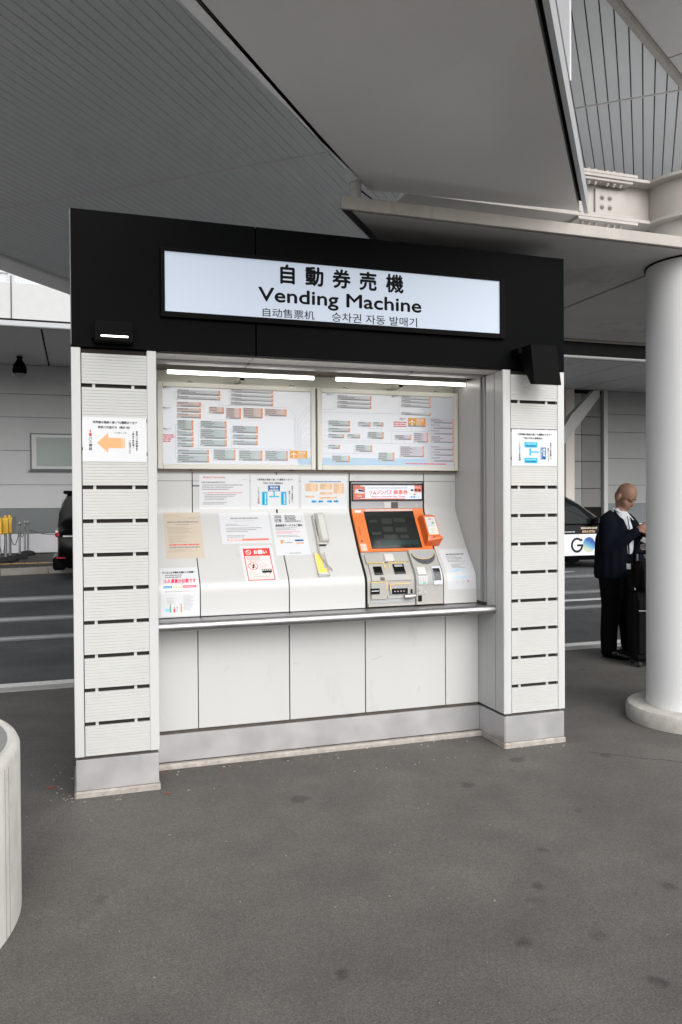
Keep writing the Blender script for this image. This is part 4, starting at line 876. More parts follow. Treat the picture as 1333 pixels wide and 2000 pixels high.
MB().add([con(1.703+.009*math.cos(2*math.pi*i/18), .40+.037*math.sin(2*math.pi*i/18), .0077) for i in range(18)], [tuple(range(18))], mat('speaker_oval', (.50, .13, .03), .6)).build('speaker', mc)
# lower body: left recess, right module
low = cstrip(MB(), 1.675, 2.174, .557, .918, -.006, .003, MGREY, .012, .002).build('lower_housing', mc, True)
def cb(name, x0, x1, s0, s1, h0, h1, m, par=mc, ch=.0015, step=.012): return cstrip(MB(), x0, x1, s0, s1, h0, h1, m, step, ch).build(name, par)
cb('right_module', 1.985, 2.171, .558, .916, .003, .022, MGREY, ch=.003)
for x0, x1, s0, s1 in ((1.699, 1.818, .5585, .568), (1.699, 1.818, .572, .579), (1.846, 1.969, .560, .578)): cb('label_strip', x0, x1, s0, s1, .003, .0045, MGREYD)
cb('note_guide', 1.69, 1.975, .583, .640, .003, .014, MGREY, ch=.004); cb('note_cover', 1.807, 1.882, .588, .644, .012, .028, mat('cover_pale', (.56, .555, .53), .4), ch=.010)
cb('slot_block', 1.70, 1.968, .650, .765, .003, .012, MGREY, ch=.003); cb('slot_block', 1.694, 1.80, .775, .872, .003, .016, MGREY, ch=.003); cb('slot_block', 1.818, 1.945, .79, .85, .003, .013, MGREYD, ch=.003); cb('slot_block', 1.80, 1.968, .852, .872, .003, .012, MGREY, ch=.003)
for x0, x1, s0, s1 in ((1.725, 1.781, .674, .731), (1.856, 1.930, .660, .730), (1.758, 1.786, .745, .761), (1.693, 1.750, .806, .842), (1.829, 1.934, .812, .846)): cb('slot', x0, x1, s0, s1, .0095 if s0 < .8 else .0125, .0175, GLOSSB)
cb('ticket_edge', 1.696, 1.745, .819, .824, .017, .0185, PAPER); cb('ticket_edge', 1.866, 1.92, .665, .681, .017, .0185, MGREYD)
for a in range(4): cb('slot_tooth', 1.842+.02*a, 1.853+.02*a, .826, .832, .017, .0185, MGREY)
YLW = mat('guide_yellow', (.72, .50, .16), .5)
for x0, x1, s0, s1 in ((1.692, 1.806, .643, .648), (1.800, 1.806, .648, .690), (1.832, 1.962, .645, .650), (1.830, 1.836, .650, .688), (1.696, 1.796, .769, .7735), (1.793, 1.799, .7735, .81), (1.818, 1.945, .783, .788), (1.816, 1.822, .788, .822)): cb('guide_line', x0, x1, s0, s1, .012, .0165, YLW, ch=.0005)
cb('tray_floor', 1.692, 1.984, .874, .898, .003, .006, MGREYD); cb('tray_rim', 1.678, 1.984, .899, .917, .003, .012, MGREY)
kn = MB(); c0 = Vector(con(1.935, .862, .012)); kn.tube([c0+Vector((-.028, -.012, 0)), c0+Vector((.0, -.012, 0)), c0+Vector((.042, -.012, .002))], [.012, .017, .013], mat('knob_metal', (.45, .42, .38), .35, .9), 14).build('return_knob', mc, True)
cb('key_slot', 1.957, 1.966, .82, .846, .003, .0165, GLOSSB)
# coin mouth
cm = MB(); n = 20; cx, c_s = 2.078, .590
ring_o = [(cx+.080*math.cos(t), c_s+.085*math.sin(t)*.98) for t in [math.pi*i/n for i in range(n+1)]]
ring_m = [(cx+.073*math.cos(t), c_s+.045*math.sin(t)) for t in [math.pi*i/n for i in range(n+1)]]
cm.add([con(x, s, .0235) for x, s in ring_o]+[con(x, s, .0235) for x, s in ring_m], [(i, i+1, n+2+i, n+1+i) for i in range(n)], MDARK)
cm.add([con(x, s, .0232) for x, s in ring_m], [tuple(range(n+1))], MGREYD)
cm.add([con(x, s, .0245) for x, s in ring_m]+[con(cx+(x-cx)*.955, c_s+(s-c_s)*.91, .0245) for x, s in ring_m], [(i, i+1, n+2+i, n+1+i) for i in range(n)], YLW)
cm.build('coin_mouth', mc)
# keypad niche, card screen
cb('keypad_niche', 1.990, 2.085, .70, .796, .022, .0235, MGREYD); kb_ = cb('keypad', 1.997, 2.063, .748, .794, .0235, .028, mat('keypad_grey', (.50, .50, .48), .4))
for i in range(4):
    for j in range(3): cb('key', 2.000+.016*i, 2.012+.016*i, .752+.014*j, .762+.014*j, .028, .031, WHITE if not (i == 2 and j == 2) else mat('key_green', (.10, .50, .42), .4), par=kb_, ch=.0008)
cb('niche_hood', 1.995, 2.06, .70, .742, .0235, .034, mat('hood_pale', (.58, .575, .55), .4), ch=.006)
cs_ = cb('card_reader', 2.099, 2.163, .696, .797, .022, .031, mat('reader_frame', (.56, .60, .66), .35), ch=.003); cb('screen', 2.104, 2.152, .711, .774, .031, .0318, SCREEN, par=cs_)
cb('film_window', 1.996, 2.051, .810, .855, .0225, .0255, SILVER); cb('eject_hole', 1.997, 2.024, .860, .897, .0225, .0245, GLOSSB)
cb('label_strip', 1.99, 2.16, .562, .572, .022, .0232, mat('label_grey', (.38, .38, .37), .5))
# reader box
rd = root('card_reader_box', 'orange card reader box mounted on the right of the screen', 'card reader')
b = MB(); s0, s1, x0, x1 = .318, .508, 2.118, 2.216
vs = [con(x0, s0, .006), con(x1, s0, .006), con(x0, s1+.015, .006), con(x1, s1+.015, .006), con(x0+.004, s0-.008, .042), con(x1-.012, s0-.012, .042), con(x0+.012, s0+.018, .066), con(x1-.004, s0+.016, .066), con(x0+.012, s1-.028, .066), con(x1-.004, s1-.03, .066), con(x0+.004, s1+.006, .058), con(x1+.01, s1-.004, .072)]
b.add(vs, [(0, 1, 5, 4), (4, 5, 7, 6), (6, 7, 9, 8), (8, 9, 11, 10), (10, 11, 3, 2), (0, 4, 6, 8, 10, 2), (1, 3, 11, 9, 7, 5), (0, 2, 3, 1)], ORANGED); b.build('housing', rd)
b = MB(); cstrip(b, x0+.02, x1-.010, s0+.022, s1-.034, .0655, .068, mat('reader_label', (.72, .68, .60), .4), .3); lb = b.build('label_plate', rd)
P = Print(lambda x, y, h: con(x0+.02+x, s1-.034-y, h+.068)); w, h = x1-x0-.03, s1-s0-.056
P.rect(.004, h*.45, w-.004, h*.98, PAPER, 0); P.text('IC', w*.5, h*.87, .013, RED, 2, .06, width=.018); P.disc(w*.32, h*.65, .007, PNK, 1); P.disc(w*.66, h*.65, .008, GRN, 1); P.greek(.01, h*.48, w-.01, h*.56, 2, SKB); P.greek(.016, h*.05, w-.008, h*.35, 3, INKL, 2, .8, .3); P.build('printing', lb)
b = MB(); cstrip(b, x0+.04, x1-.03, s1-.016, s1-.010, .060, .068, BLACK, .1); b.build('card_slot', rd)
# ================================================================== wall telephone
ph = root('wall_telephone', 'white wall telephone with handset on the sloping console', 'telephone')
cstrip(MB(), 1.405, 1.472, .283, .498, 0, .022, PLASTIC, .03, .006).build('cradle', ph, True)
hs_ = MB(); x0, x1 = 1.420, 1.480
secs = [(.279, .010), (.285, .024), (.30, .034), (.33, .032), (.40, .028), (.45, .034), (.475, .038), (.487, .028), (.489, .012)]
vs = []
for s, hh in secs: vs += [con(x0, s, .022), con(x0+.002, s, .022+hh*.6), con(x0+.014, s, .022+hh), con(x1-.012, s, .022+hh), con(x1-.001, s, .022+hh*.6), con(x1, s, .022)]
n = 6; hs_.add(vs, [(i*n+k, i*n+(k+1) % n, (i+1)*n+(k+1) % n, (i+1)*n+k) for i in range(len(secs)-1) for k in range(n)]+[tuple(range(n))[::-1], tuple((len(secs)-1)*n+k for k in range(n))], PLASTIC); hs_.build('handset', ph, True)
cstrip(MB(), 1.416, 1.4185, .32, .44, .022, .026, GREYM, .05).build('gap_line', ph)
cstrip(MB(), 1.422, 1.462, .4985, .503, .003, .016, GLOSSB, .05).build('cradle_slot', ph)
cd = MB(); cp = []
for i in range(200):
    t = i/199; s = .505+.18*t-.012*math.sin(math.pi*t); x = 1.412+.003*t+.048*max(0, t-.35)**1.6*2.2; a = i*1.35
    q = Vector(con(x+.0045*math.cos(a), s, .012+.0045*math.sin(a))); cp.append(q)
cd.tube(cp, .0017, PLASTIC, 5).build('coiled_cord', ph, True)
th = root('card_holder', 'clear acrylic holder with yellow card below the telephone', 'holder')
cstrip(MB(), 1.378, 1.440, .556, .700, .001, .003, CARDY, .012).build('yellow_card', th)
cstrip(MB(), 1.420, 1.438, .558, .665, .003, .004, INKL, .012).build('printed_column', th)
b = MB(); cstrip(b, 1.374, 1.377, .552, .726, 0, .022, CLEAR, .012); cstrip(b, 1.441, 1.444, .552, .726, 0, .022, CLEAR, .012); cstrip(b, 1.377, 1.441, .712, .726, 0, .022, CLEAR, .012); b.build('case', th)
cstrip(MB(), 1.380, 1.438, .703, .7115, .001, .014, PAPER, .02).build('card_edge', th)

# ================================================================== vehicles
CARB = mat('car_black_paint', (.0025, .0025, .003), .15, spec=.13); GLASSD = mat('car_glass', (.008, .012, .012), .08, spec=.13); RUB = mat('tyre_rubber', (.015, .015, .015), .8); CHROME = mat('chrome_trim', (.7, .7, .7), .15, 1.); TAILR = mat('tail_lamp_red', (.45, .02, .03), .2)
HEADL = mat('lamp_clear', (.6, .62, .65), .15)
def lerp(a, c, t): return a+(c-a)*t
def car(name, label, loc, secs, wheels, group=None, wr=.32, glass_side=None, glass_front=None, glass_rear=None):
    """secs: (x, z sill, z belt, z roof, half width at belt, half width at roof); +x is the front, the near side is -y"""
    t = root(name, label, 'car', group, loc); b = MB(); vs = []; k = 0
    for x, zs, zb, zr, hw, hr in secs:
        half = [(hw*.90, zs), (hw*.985, zs+.10), (hw, lerp(zs, zb, .5)), (hw*.985, zb-.02), (hw*.955, zb+.02), (lerp(hw*.95, hr, .5), lerp(zb, zr, .5)), (hr+.03, zr-.07), (hr-.06, zr-.012), (hr*.5, zr)]
        if zr-zb < .12: half = [(hw*.90, zs), (hw*.985, zs+.10), (hw, lerp(zs, zb, .5)), (hw*.98, zb-.05), (hw*.93, zb-.01), (hw*.88, zb+.005), (hw*.8, zb+.01), (hw*.6, zb+.016), (hw*.3, zb+.02)]
        L = [(x, -y, z) for y, z in half]+[(x, y, z) for y, z in half[::-1]]; k = len(L); vs += L
    n = len(secs)
    b.add(vs, [(i*k+j, i*k+(j+1) % k, (i+1)*k+(j+1) % k, (i+1)*k+j) for i in range(n-1) for j in range(k)]+[tuple(range(k))[::-1], tuple((n-1)*k+j for j in range(k))], CARB)
    body = b.build('body', t, True)
    def at(x):
        for a, c in zip(secs, secs[1:]):
            if min(a[0], c[0]) <= x <= max(a[0], c[0]):
                q = (x-a[0])/(c[0]-a[0]); return [lerp(a[i], c[i], q) for i in range(6)]
    def side_pt(x, fz, off, sgn):
        _, zs, zb, zr, hw, hr = at(x); z = lerp(zb+.04, zr-.10, fz); y = lerp(hw*.955, hr+.02, fz)+off; return (x, sgn*y, z)
    for sgn in (-1, 1):
        for poly in glass_side:
            MB().add([side_pt(x, fz, .012, sgn) for x, fz in poly], [tuple(range(len(poly)))], GLASSD).build('side_window', t)
            pl = poly+[poly[0]]
            MB().tube([side_pt(x, fz, .013, sgn) for x, fz in pl], .012, BLACK, 5).build('window_seal', t)
    for wx in wheels:
        for sgn in (-1, 1):
            hw = at(wx)[4]; w = MB(); y0 = sgn*(hw-.20); y1 = sgn*(hw-.004)
            pr = [(wr*.62, y0), (wr*.97, y0), (wr, lerp(y0, y1, .15)), (wr, lerp(y0, y1, .85)), (wr*.96, y1), (wr*.64, y1)]
            vs2 = []
            for rr, yy in pr:
                for i in range(24): a = 2*math.pi*i/24; vs2.append((wx+rr*math.cos(a), yy, wr+rr*math.sin(a)))
            w.add(vs2, [(j*24+i, j*24+(i+1) % 24, (j+1)*24+(i+1) % 24, (j+1)*24+i) for j in range(5) for i in range(24)], RUB)
            wo = w.build('wheel', t, True)
            h = MB(); vs2 = [(wx+wr*.64*math.cos(2*math.pi*i/24), y1-sgn*.012, wr+wr*.64*math.sin(2*math.pi*i/24)) for i in range(24)]; h.add(vs2, [tuple(range(24))], CHROME)
            for i in range(5):
                a = 2*math.pi*i/5; h.tube([(wx, y1-sgn*.004, wr), (wx+wr*.6*math.cos(a), y1-sgn*.004, wr+wr*.6*math.sin(a))], .025, BLACK, 5)
            h.build('rim', wo)
    return t, at, side_pt
# taxi
TX, TY = 10.02, 12.45; HW = .85
secs = [(-2.15, .35, .98, 1.02, .72, .6), (-2.12, .28, 1.0, 1.45, .80, .66), (-1.9, .22, 1.0, 1.66, .845, .70), (-1.2, .20, 1.0, 1.735, .85, .71), (0, .20, 1.0, 1.75, .85, .715), (.75, .20, 1.0, 1.70, .85, .70), (1.1, .20, 1.0, 1.555, .85, .685), (1.72, .20, .99, 1.20, .85, .66), (1.92, .20, .98, 1.04, .845, .64), (2.35, .22, .90, .92, .82, .6), (2.6, .28, .80, .82, .74, .55), (2.66, .35, .72, .74, .66, .5)]
tx, at, sp_ = car('black_taxi', 'black taxi with white lettered door panel waiting beyond the guard rail', (TX, TY, ROADZ), secs, (-1.35, 1.9), glass_side=[[(-1.75, .02), (-.1, .02), (-.1, .98), (-1.6, .95)], [(-.02, .02), (1.62, .02), (1.45, .40), (1.05, .93), (.7, .99), (-.02, .99)]])
MB().tube([sp_(x, 1.10, .02, -1) for x in (.75, .95, 1.1, 1.3, 1.5, 1.7)], .018, CHROME, 6).build('pillar_trim', tx, True)
for sgn in (-1, 1): MB().box(1.35, 1.5, sgn*.86-.02 if sgn > 0 else -.98, sgn*.86+.12 if sgn > 0 else -.86, 1.03, 1.2, CARB, .03).build('mirror', tx)
MB().box(2.35, 2.6, -.80, -.55, .62, .80, HEADL, .02).build('headlight', tx); MB().box(2.35, 2.6, .55, .80, .62, .80, HEADL, .02).build('headlight', tx)
pan = MB().box(-1.05, 1.66, -.872, -.846, .31, .805, mat('door_white', (.72, .74, .80), .3), .006).build('door_panel', tx); pan['label'] = 'white lettered door panel'
P = Print(lambda x, y, h: (x, -.872-h*6, y))
# logo ring of a G and a shaded disc
gx, gz, gr_ = .95, .555, .165
P.ring(gx, gz, gr_, .052, INK, 1, 30, 42, 360, ry=gr_*1.06); P.rect(gx+.0, gz-.030, gx+gr_, gz+.018, INK, 1.5); P.disc(gx+gr_*.74, gz+gr_*.72, .026, INK, 1.6)
P.build('printing', pan)
sm_ = bpy.data.materials.new('logo_sphere_blue'); sm_.use_nodes = True; n_ = sm_.node_tree; bs = n_.nodes['Principled BSDF']
tc_ = n_.nodes.new('ShaderNodeTexCoord'); sx_ = n_.nodes.new('ShaderNodeSeparateXYZ'); n_.links.new(tc_.outputs['Generated'], sx_.inputs[0]); ad = n_.nodes.new('ShaderNodeMath'); ad.operation = 'MULTIPLY_ADD'; ad.inputs[1].default_value = .45; n_.links.new(sx_.outputs['X'], ad.inputs[0]); n_.links.new(sx_.outputs['Z'], ad.inputs[2])
cr = n_.nodes.new('ShaderNodeValToRGB'); n_.links.new(ad.outputs[0], cr.inputs[0]); el = cr.color_ramp.elements; el[0].position = .12; el[0].color = (.32, .62, .62, 1); el[1].position = 1.25 if False else 1.0; el[1].color = (.02, .09, .33, 1); e3 = el.new(.35); e3.color = (.58, .55, .36, 1); e4 = el.new(.62); e4.color = (.14, .38, .55, 1)
n_.links.new(cr.outputs[0], bs.inputs['Base Color'])
P = Print(lambda x, y, h: (x, -.872-h*6, y)); P.disc(gx+.325, gz+.003, .165, sm_, 2, 40, ry=.178); P.build('logo_disc', pan)
P = Print(lambda x, y, h: (x, -.8515-h*6, y)); GOLD = ink('gold', (.60, .42, .25)); PAL = ink('pale_gold', (.70, .62, .50))
P.text('NIHON KOTSU GROUP', 1.29, .945, .042, PAL, width=.44, bold=.05); P.text('ASUKA KOTSU', 1.27, .865, .050, GOLD, width=.35, bold=.05); P.greek(.55, .84, .90, .885, 1, INKL, 2, 1., .6); P.build('door_lettering', tx)
# seats seen through the glass
for x in (.25, 1.0): MB().ball((x, -.35, 1.12), (.10, .2, .13), RUB).build('headrest', tx, True)
# van at the far kerb
secs = [(-2.45, .40, .95, 1.0, .80, .7), (-2.42, .32, 1.02, 1.45, .86, .74), (-2.25, .26, 1.02, 1.80, .90, .76), (-1.8, .24, 1.02, 1.90, .915, .77), (0, .22, 1.02, 1.93, .92, .78), (1.0, .22, 1.02, 1.88, .92, .76), (1.9, .22, 1.02, 1.30, .915, .72), (2.1, .24, .98, 1.04, .90, .7), (2.5, .30, .86, .88, .80, .6)]
vn, at, sp_ = car('black_van', 'rear corner of a black van behind the left pillar', (2.08, 14.0, ROADZ), secs, (-1.55, 1.6), wr=.34, glass_side=[[(-2.15, .05), (-1.1, .05), (-1.1, .95), (-2.05, .92)], [(-1.0, .05), (.3, .05), (.3, .96), (-1.0, .96)], [(.4, .05), (1.6, .05), (1.1, .9), (.4, .95)]])
MB().add([(-2.47, -.70, 1.10), (-2.47, .70, 1.10), (-2.34, .64, 1.70), (-2.34, -.64, 1.70)], [(0, 1, 2, 3)], GLASSD).build('rear_window', vn)
MB().box(-2.34, -1.9, -.72, .72, 1.79, 1.86, CARB, .03).build('roof_spoiler', vn)
for sgn in (-1, 1):
    MB().box(-2.50, -2.28, sgn*.80-.05, sgn*.80+.085, .90, 1.0, TAILR, .03).build('tail_lamp', vn)
    MB().box(-2.49, -2.25, sgn*.78-.1, sgn*.78+.05, .46, .49, TAILR, .01).build('reflector', vn)
MB().box(-2.51, -2.43, -.66, .66, .98, 1.04, CHROME, .01).build('chrome_bar', vn)
MB().box(-2.35, -1.0, -.935, -.90, .90, .94, CHROME, .006).build('side_trim', vn)
MB().box(-2.55, -2.3, -.84, .84, .22, .5, CARB, .04).build('rear_bumper', vn)

# ================================================================== stanchions and barriers
def stanchion(x, y, label):
    t = root('chain_stanchion', label, 'stanchion', 'silver chain posts by the far wall', (x, y, .03))
    MB().lathe(0, 0, [(.20, 0), (.20, .05), (.16, .10), (.07, .13), (.03, .135)], RUB, 20).build('rubber_base', t, True)
    MB().lathe(0, 0, [(.026, .13), (.026, .86), (.034, .862), (.034, .885), (.02, .89)], STEEL, 14).build('post', t, True)
    MB().ball((0, 0, .93), .048, STEEL).build('ball_top', t, True)
sts = [(-1.42, 18.2, 'silver chain post nearest the road of the far group'), (-1.375, 19.6, 'silver chain post left of the pair against the far wall'), (-1.30, 19.75, 'silver chain post right of the pair against the far wall')]
for q in sts: stanchion(*q)
YP = mat('barrier_yellow', (.78, .47, .04), .45)
def ypost(x, y, label, disc):
    t = root('barrier_post', label, 'barrier post', 'yellow-headed barrier posts', (x, y, .03))
    MB().lathe(0, 0, [(.21, 0), (.21, .06), (.15, .12), (.05, .14)], RUB, 20).build('rubber_base', t, True)
    MB().lathe(0, 0, [(.034, .13), (.034, .74)], STEEL, 14).build('post', t, True)
    MB().box(-.075, .075, -.09, .09, .70, 1.10, YP, .02).build('head', t); MB().box(-.03, .03, -.05, .05, 1.10, 1.16, YP, .015).build('cap', t)
    if disc:
        b = MB(); b.lathe(0, 0, [(.21, -.01), (.21, .01)], mat('disc_clear', (.35, .36, .37), .3, alpha=.6), 28); o = b.build('disc', t); o.rotation_euler = (math.pi/2, 0, R(78)); o.location = (.19, .02, .93)
ypost(-1.66, 17.0, 'yellow-headed barrier post with a round clear disc', True); ypost(-1.60, 17.5, 'yellow-headed barrier post behind the disc one', False); ypost(-1.79, 16.7, 'yellow-headed barrier post at the very left edge', False)
def chain(a, c, sag, label):
    a, c = Vector(a), Vector(c); ps = [a.lerp(c, i/24)+Vector((0, 0, -sag*(1-(2*i/24-1)**2))) for i in range(25)]
    o = MB().tube(ps, .010, GREYM, 6).build('chain', smooth=True); tag(o, label, 'chain', 'chains between the posts')
chain((-1.30, 19.75, .76), (.15, 18.6, .84), .18, 'chain sagging from the far pair of posts to the van')
chain((-1.42, 18.2, .86), (-1.375, 19.6, .86), .28, 'short chain between the far silver posts'); chain((-1.60, 17.5, .75), (-1.42, 18.2, .86), .38, 'chain from the yellow post to a silver post'); chain((-1.79, 16.7, .75), (-1.66, 17.0, .75), .5, 'chain at the very left edge')

# ================================================================== person with luggage
SKIN = mat('skin', (.30, .17, .12), .5, var=.08, vscale=40, spec=.35); NAVY = mat('navy_jacket', (.004, .0055, .011), .9, spec=.1); TROU = mat('black_trousers', (.003, .003, .0035), .9, spec=.08); SHIRT = mat('white_shirt', (.62, .64, .70), .8, var=.05, vscale=40); SHOE = mat('black_leather', (.008, .008, .008), .2, coat=.4); LAN = mat('lanyard_grey', (.40, .40, .40), .7)
PO = Vector((4.86, 2.055, 0)); BR = Vector((.788, -.616, 0)); BT = Vector((-.616, -.788, 0))
def pb(r_, t_, z_): return PO+BR*r_+BT*t_+Vector((0, 0, z_))     # right in view, towards viewer, up
def blob(name, build, parent, m, voxel=.009, smooth=6):
    b = MB(); build(b); me = b.mesh(name); o = bpy.data.objects.new(name, me); COL.objects.link(o)
    md = o.modifiers.new('r', 'REMESH'); md.mode = 'VOXEL'; md.voxel_size = voxel; md.use_smooth_shade = True
    if smooth: s = o.modifiers.new('s', 'SMOOTH'); s.iterations = smooth; s.factor = .5
    dg = bpy.context.evaluated_depsgraph_get(); dg.update(); me2 = bpy.data.meshes.new_from_object(o.evaluated_get(dg)); me2.name = name
    bpy.data.objects.remove(o); bpy.data.meshes.remove(me); me2.materials.clear(); me2.materials.append(m)
    for p in me2.polygons: p.use_smooth = True
    o = bpy.data.objects.new(name, me2); COL.objects.link(o); o.parent = parent; return o
def limb(b, pts, rads, m=None): 
    m = m or SKIN; pts = [Vector(p) for p in pts]; fine = []; fr_ = []
    for i in range(len(pts)-1):
        for k in range(6): t = k/6; fine.append(pts[i].lerp(pts[i+1], t)); fr_.append(lerp(rads[i], rads[i+1], t))
    fine.append(pts[-1]); fr_.append(rads[-1]); b.tube(fine, fr_, m, 14)
    for p, q in ((pts[0], rads[0]), (pts[-1], rads[-1])): b.ball(p, q*.98, m, 12, 8)
    for p, q in zip(pts[1:-1], rads[1:-1]): b.ball(p, q, m, 12, 8)
fwd = (BR*.86+BT*.51).normalized(); lat = Vector((-fwd.y, fwd.x, 0))         # facing; his left
if lat.dot(BT) > 0: lat = -lat                                               # left arm is the far one
pe = root('person', 'bald person in dark jacket and white shirt looking down at the hands', 'person')
HR = Matrix.Rotation(0, 3, 'Z')
hc = pb(.012, .0, 1.505); down = (fwd*.55-Vector((0, 0, .83))).normalized(); face = (fwd*.86-Vector((0, 0, .51))).normalized(); upv = (face.cross(lat)).normalized()
if upv.z < 0: upv = -upv
def hp(fw, lt, u): return hc+face*fw+lat*lt+upv*u
rot_h = Matrix((face, lat, upv)).transposed()
def body(b):
    b.ball(hp(0, 0, .03), (.098, .078, .098), SKIN, 20, 14, rot_h); b.ball(hp(.028, 0, -.045), (.070, .062, .080), SKIN, 16, 12, rot_h); b.ball(hp(.048, 0, -.098), (.040, .042, .030), SKIN, 14, 10, rot_h)
    b.ball(hp(-.05, 0, -.01), (.05, .058, .07), SKIN, 14, 10, rot_h)
    b.ball(hp(.100, 0, -.030), (.020, .015, .026), SKIN, 10, 8, rot_h); b.ball(hp(.088, 0, -.005), (.014, .012, .035), SKIN, 10, 8, rot_h)
    b.ball(hp(.083, .03, .012), (.016, .030, .010), SKIN, 10, 8, rot_h); b.ball(hp(.083, -.03, .012), (.016, .030, .010), SKIN, 10, 8, rot_h)
    b.ball(hp(.088, 0, -.068), (.012, .024, .009), SKIN, 10, 8, rot_h); b.ball(hp(.086, 0, -.083), (.012, .020, .009), SKIN, 10, 8, rot_h)
    for s in (-1, 1):
        b.ball(hp(-.018, s*.086, -.022), (.028, .013, .040), SKIN, 10, 8, rot_h); b.ball(hp(.05, s*.045, -.04), (.028, .022, .030), SKIN, 10, 8, rot_h)
    limb(b, [hp(-.03, 0, -.06), pb(-.025, 0, 1.36), pb(-.045, 0, 1.26)], [.043, .046, .07])
    # torso, arms, legs under the clothes
    limb(b, [pb(-.05, 0, 1.22), pb(-.06, 0, 1.05), pb(-.075, 0, .88)], [.115, .11, .115])
    for s, E_, Wp in ((-1, pb(-.155, .13, 1.015), pb(.115, .16, 1.19)), (1, pb(.16, -.14, 1.10), pb(.20, .10, 1.19))):
        sh = pb(-.05, 0, 1.24)+lat*s*.17; limb(b, [sh, E_, Wp], [.045, .038, .028])
    for s in (-1, 1): limb(b, [pb(-.08, 0, .86)+lat*s*.08, pb(-.10 if s < 0 else .0, .03 if s < 0 else -.06, .48), pb(-.125 if s < 0 else .035, .03 if s < 0 else -.08, .10)], [.075, .055, .04])
    # near (right) hand resting over the other wrist, fingers curled down
    wr_ = pb(.115, .16, 1.19); kn0 = pb(.18, .155, 1.235)
    limb(b, [wr_, pb(.15, .158, 1.218), kn0], [.028, .034, .030])
    for i in range(4):
        o_ = Vector((0, 0, .018-.017*i))+BT*(.006*i); q0 = kn0+o_; q1 = q0+BR*.035+Vector((0, 0, .006-.004*i)); q2 = q1+BR*.026+Vector((0, 0, -.014)); q3 = q2+BR*(.016-.002*i)+Vector((0, 0, -.012))
        limb(b, [q0, q1, q2, q3], [.0105, .0095, .009, .008])
    limb(b, [pb(.135, .185, 1.19), pb(.165, .195, 1.178), pb(.198, .19, 1.172)], [.013, .011, .009])
    # far (left) hand beneath, holding a paper
    w2 = pb(.20, .10, 1.19); limb(b, [w2, pb(.23, .12, 1.165), pb(.255, .13, 1.145)], [.028, .034, .028])
    for i in range(4):
        q0 = pb(.25+.004*i, .155-.018*i, 1.15-.006*i); limb(b, [q0, q0+Vector((0, 0, -.03))+BR*.012, q0+Vector((0, 0, -.052))-BR*.006], [.0105, .0095, .008])
    limb(b, [pb(.225, .16, 1.16), pb(.24, .18, 1.14), pb(.235, .185, 1.115)], [.013, .011, .009])
blob('body', body, pe, SKIN, .0065, 3)
def shirt(b):
    limb(b, [pb(-.03, .0, 1.30), pb(-.04, .01, 1.20), pb(-.03, .02, 1.08), pb(-.03, .02, 1.0)], [.085, .12, .118, .112])
    limb(b, [pb(-.045, 0, 1.368), pb(-.035, .0, 1.33), pb(-.02, .0, 1.29)], [.045, .052, .062])
blob('shirt', shirt, pe, SHIRT, .009, 4)
def collar(b):
    for s in (-1, 1):
        limb(b, [pb(-.08, .0, 1.395)+lat*s*.038, pb(-.02, .0, 1.355)+lat*s*.058+fwd*.015, pb(.02, .0, 1.285)+lat*s*.028+fwd*.055], [.007, .009, .006])
blob('collar', collar, pe, SHIRT, .006, 2)
def jacket(b):
    # back and sides, open at the front
    for k in range(-6, 7):
        a = math.pi+k*.405
        if k >= 3: a -= .06
        dirv = fwd*math.cos(a)+lat*math.sin(a)
        top = pb(-.055, 0, 1.275)+dirv*(.085 if abs(k) < 3 else .115); mid = pb(-.055, 0, 1.12)+dirv*.165; wst = pb(-.065, 0, .95)+dirv*.165; hem = pb(-.065, 0, .765)+dirv*.175
        limb(b, [top, mid, wst, hem], [.035, .042, .040, .038])
    limb(b, [pb(-.06, 0, 1.345)+lat*.05-fwd*.035, pb(-.06, 0, 1.29)+lat*.17], [.04, .065]); limb(b, [pb(-.06, 0, 1.345)-lat*.05-fwd*.035, pb(-.06, 0, 1.285)-lat*.17], [.04, .068])
    limb(b, [pb(-.05, 0, 1.255)-lat*.185, pb(-.155, .13, 1.015), pb(-.02, .165, 1.095), pb(.115, .16, 1.185)], [.078, .066, .060, .046])
    limb(b, [pb(-.05, 0, 1.255)+lat*.185, pb(.15, -.14, 1.11), pb(.185, .02, 1.16)], [.075, .062, .05])
    for s in (-1, 1): limb(b, [pb(-.05, 0, 1.33)+lat*s*.085+fwd*.02, pb(-.045, 0, 1.22)+lat*s*.085+fwd*.105, pb(-.05, 0, 1.02)+lat*s*.085+fwd*.135, pb(-.06, 0, .78)+lat*s*.105+fwd*.135], [.030, .030, .032, .034])
    limb(b, [pb(.09, -.10, 1.0), pb(.14, -.10, .86), pb(.12, -.10, .77)], [.06, .07, .07])
blob('jacket', jacket, pe, NAVY, .011, 22)
def trousers(b):
    limb(b, [pb(-.035, .01, .945), pb(-.05, 0, .90), pb(-.06, 0, .84)], [.122, .128, .14])
    limb(b, [pb(-.085, .0, .84)-lat*.075, pb(-.115, .04, .50), pb(-.135, .045, .24), pb(-.135, .045, .085)], [.115, .088, .078, .074])
    limb(b, [pb(-.05, .0, .84)+lat*.075, pb(.0, -.06, .50), pb(.03, -.09, .24), pb(.035, -.09, .11)], [.115, .085, .072, .068])
blob('trousers', trousers, pe, TROU, .01, 5)
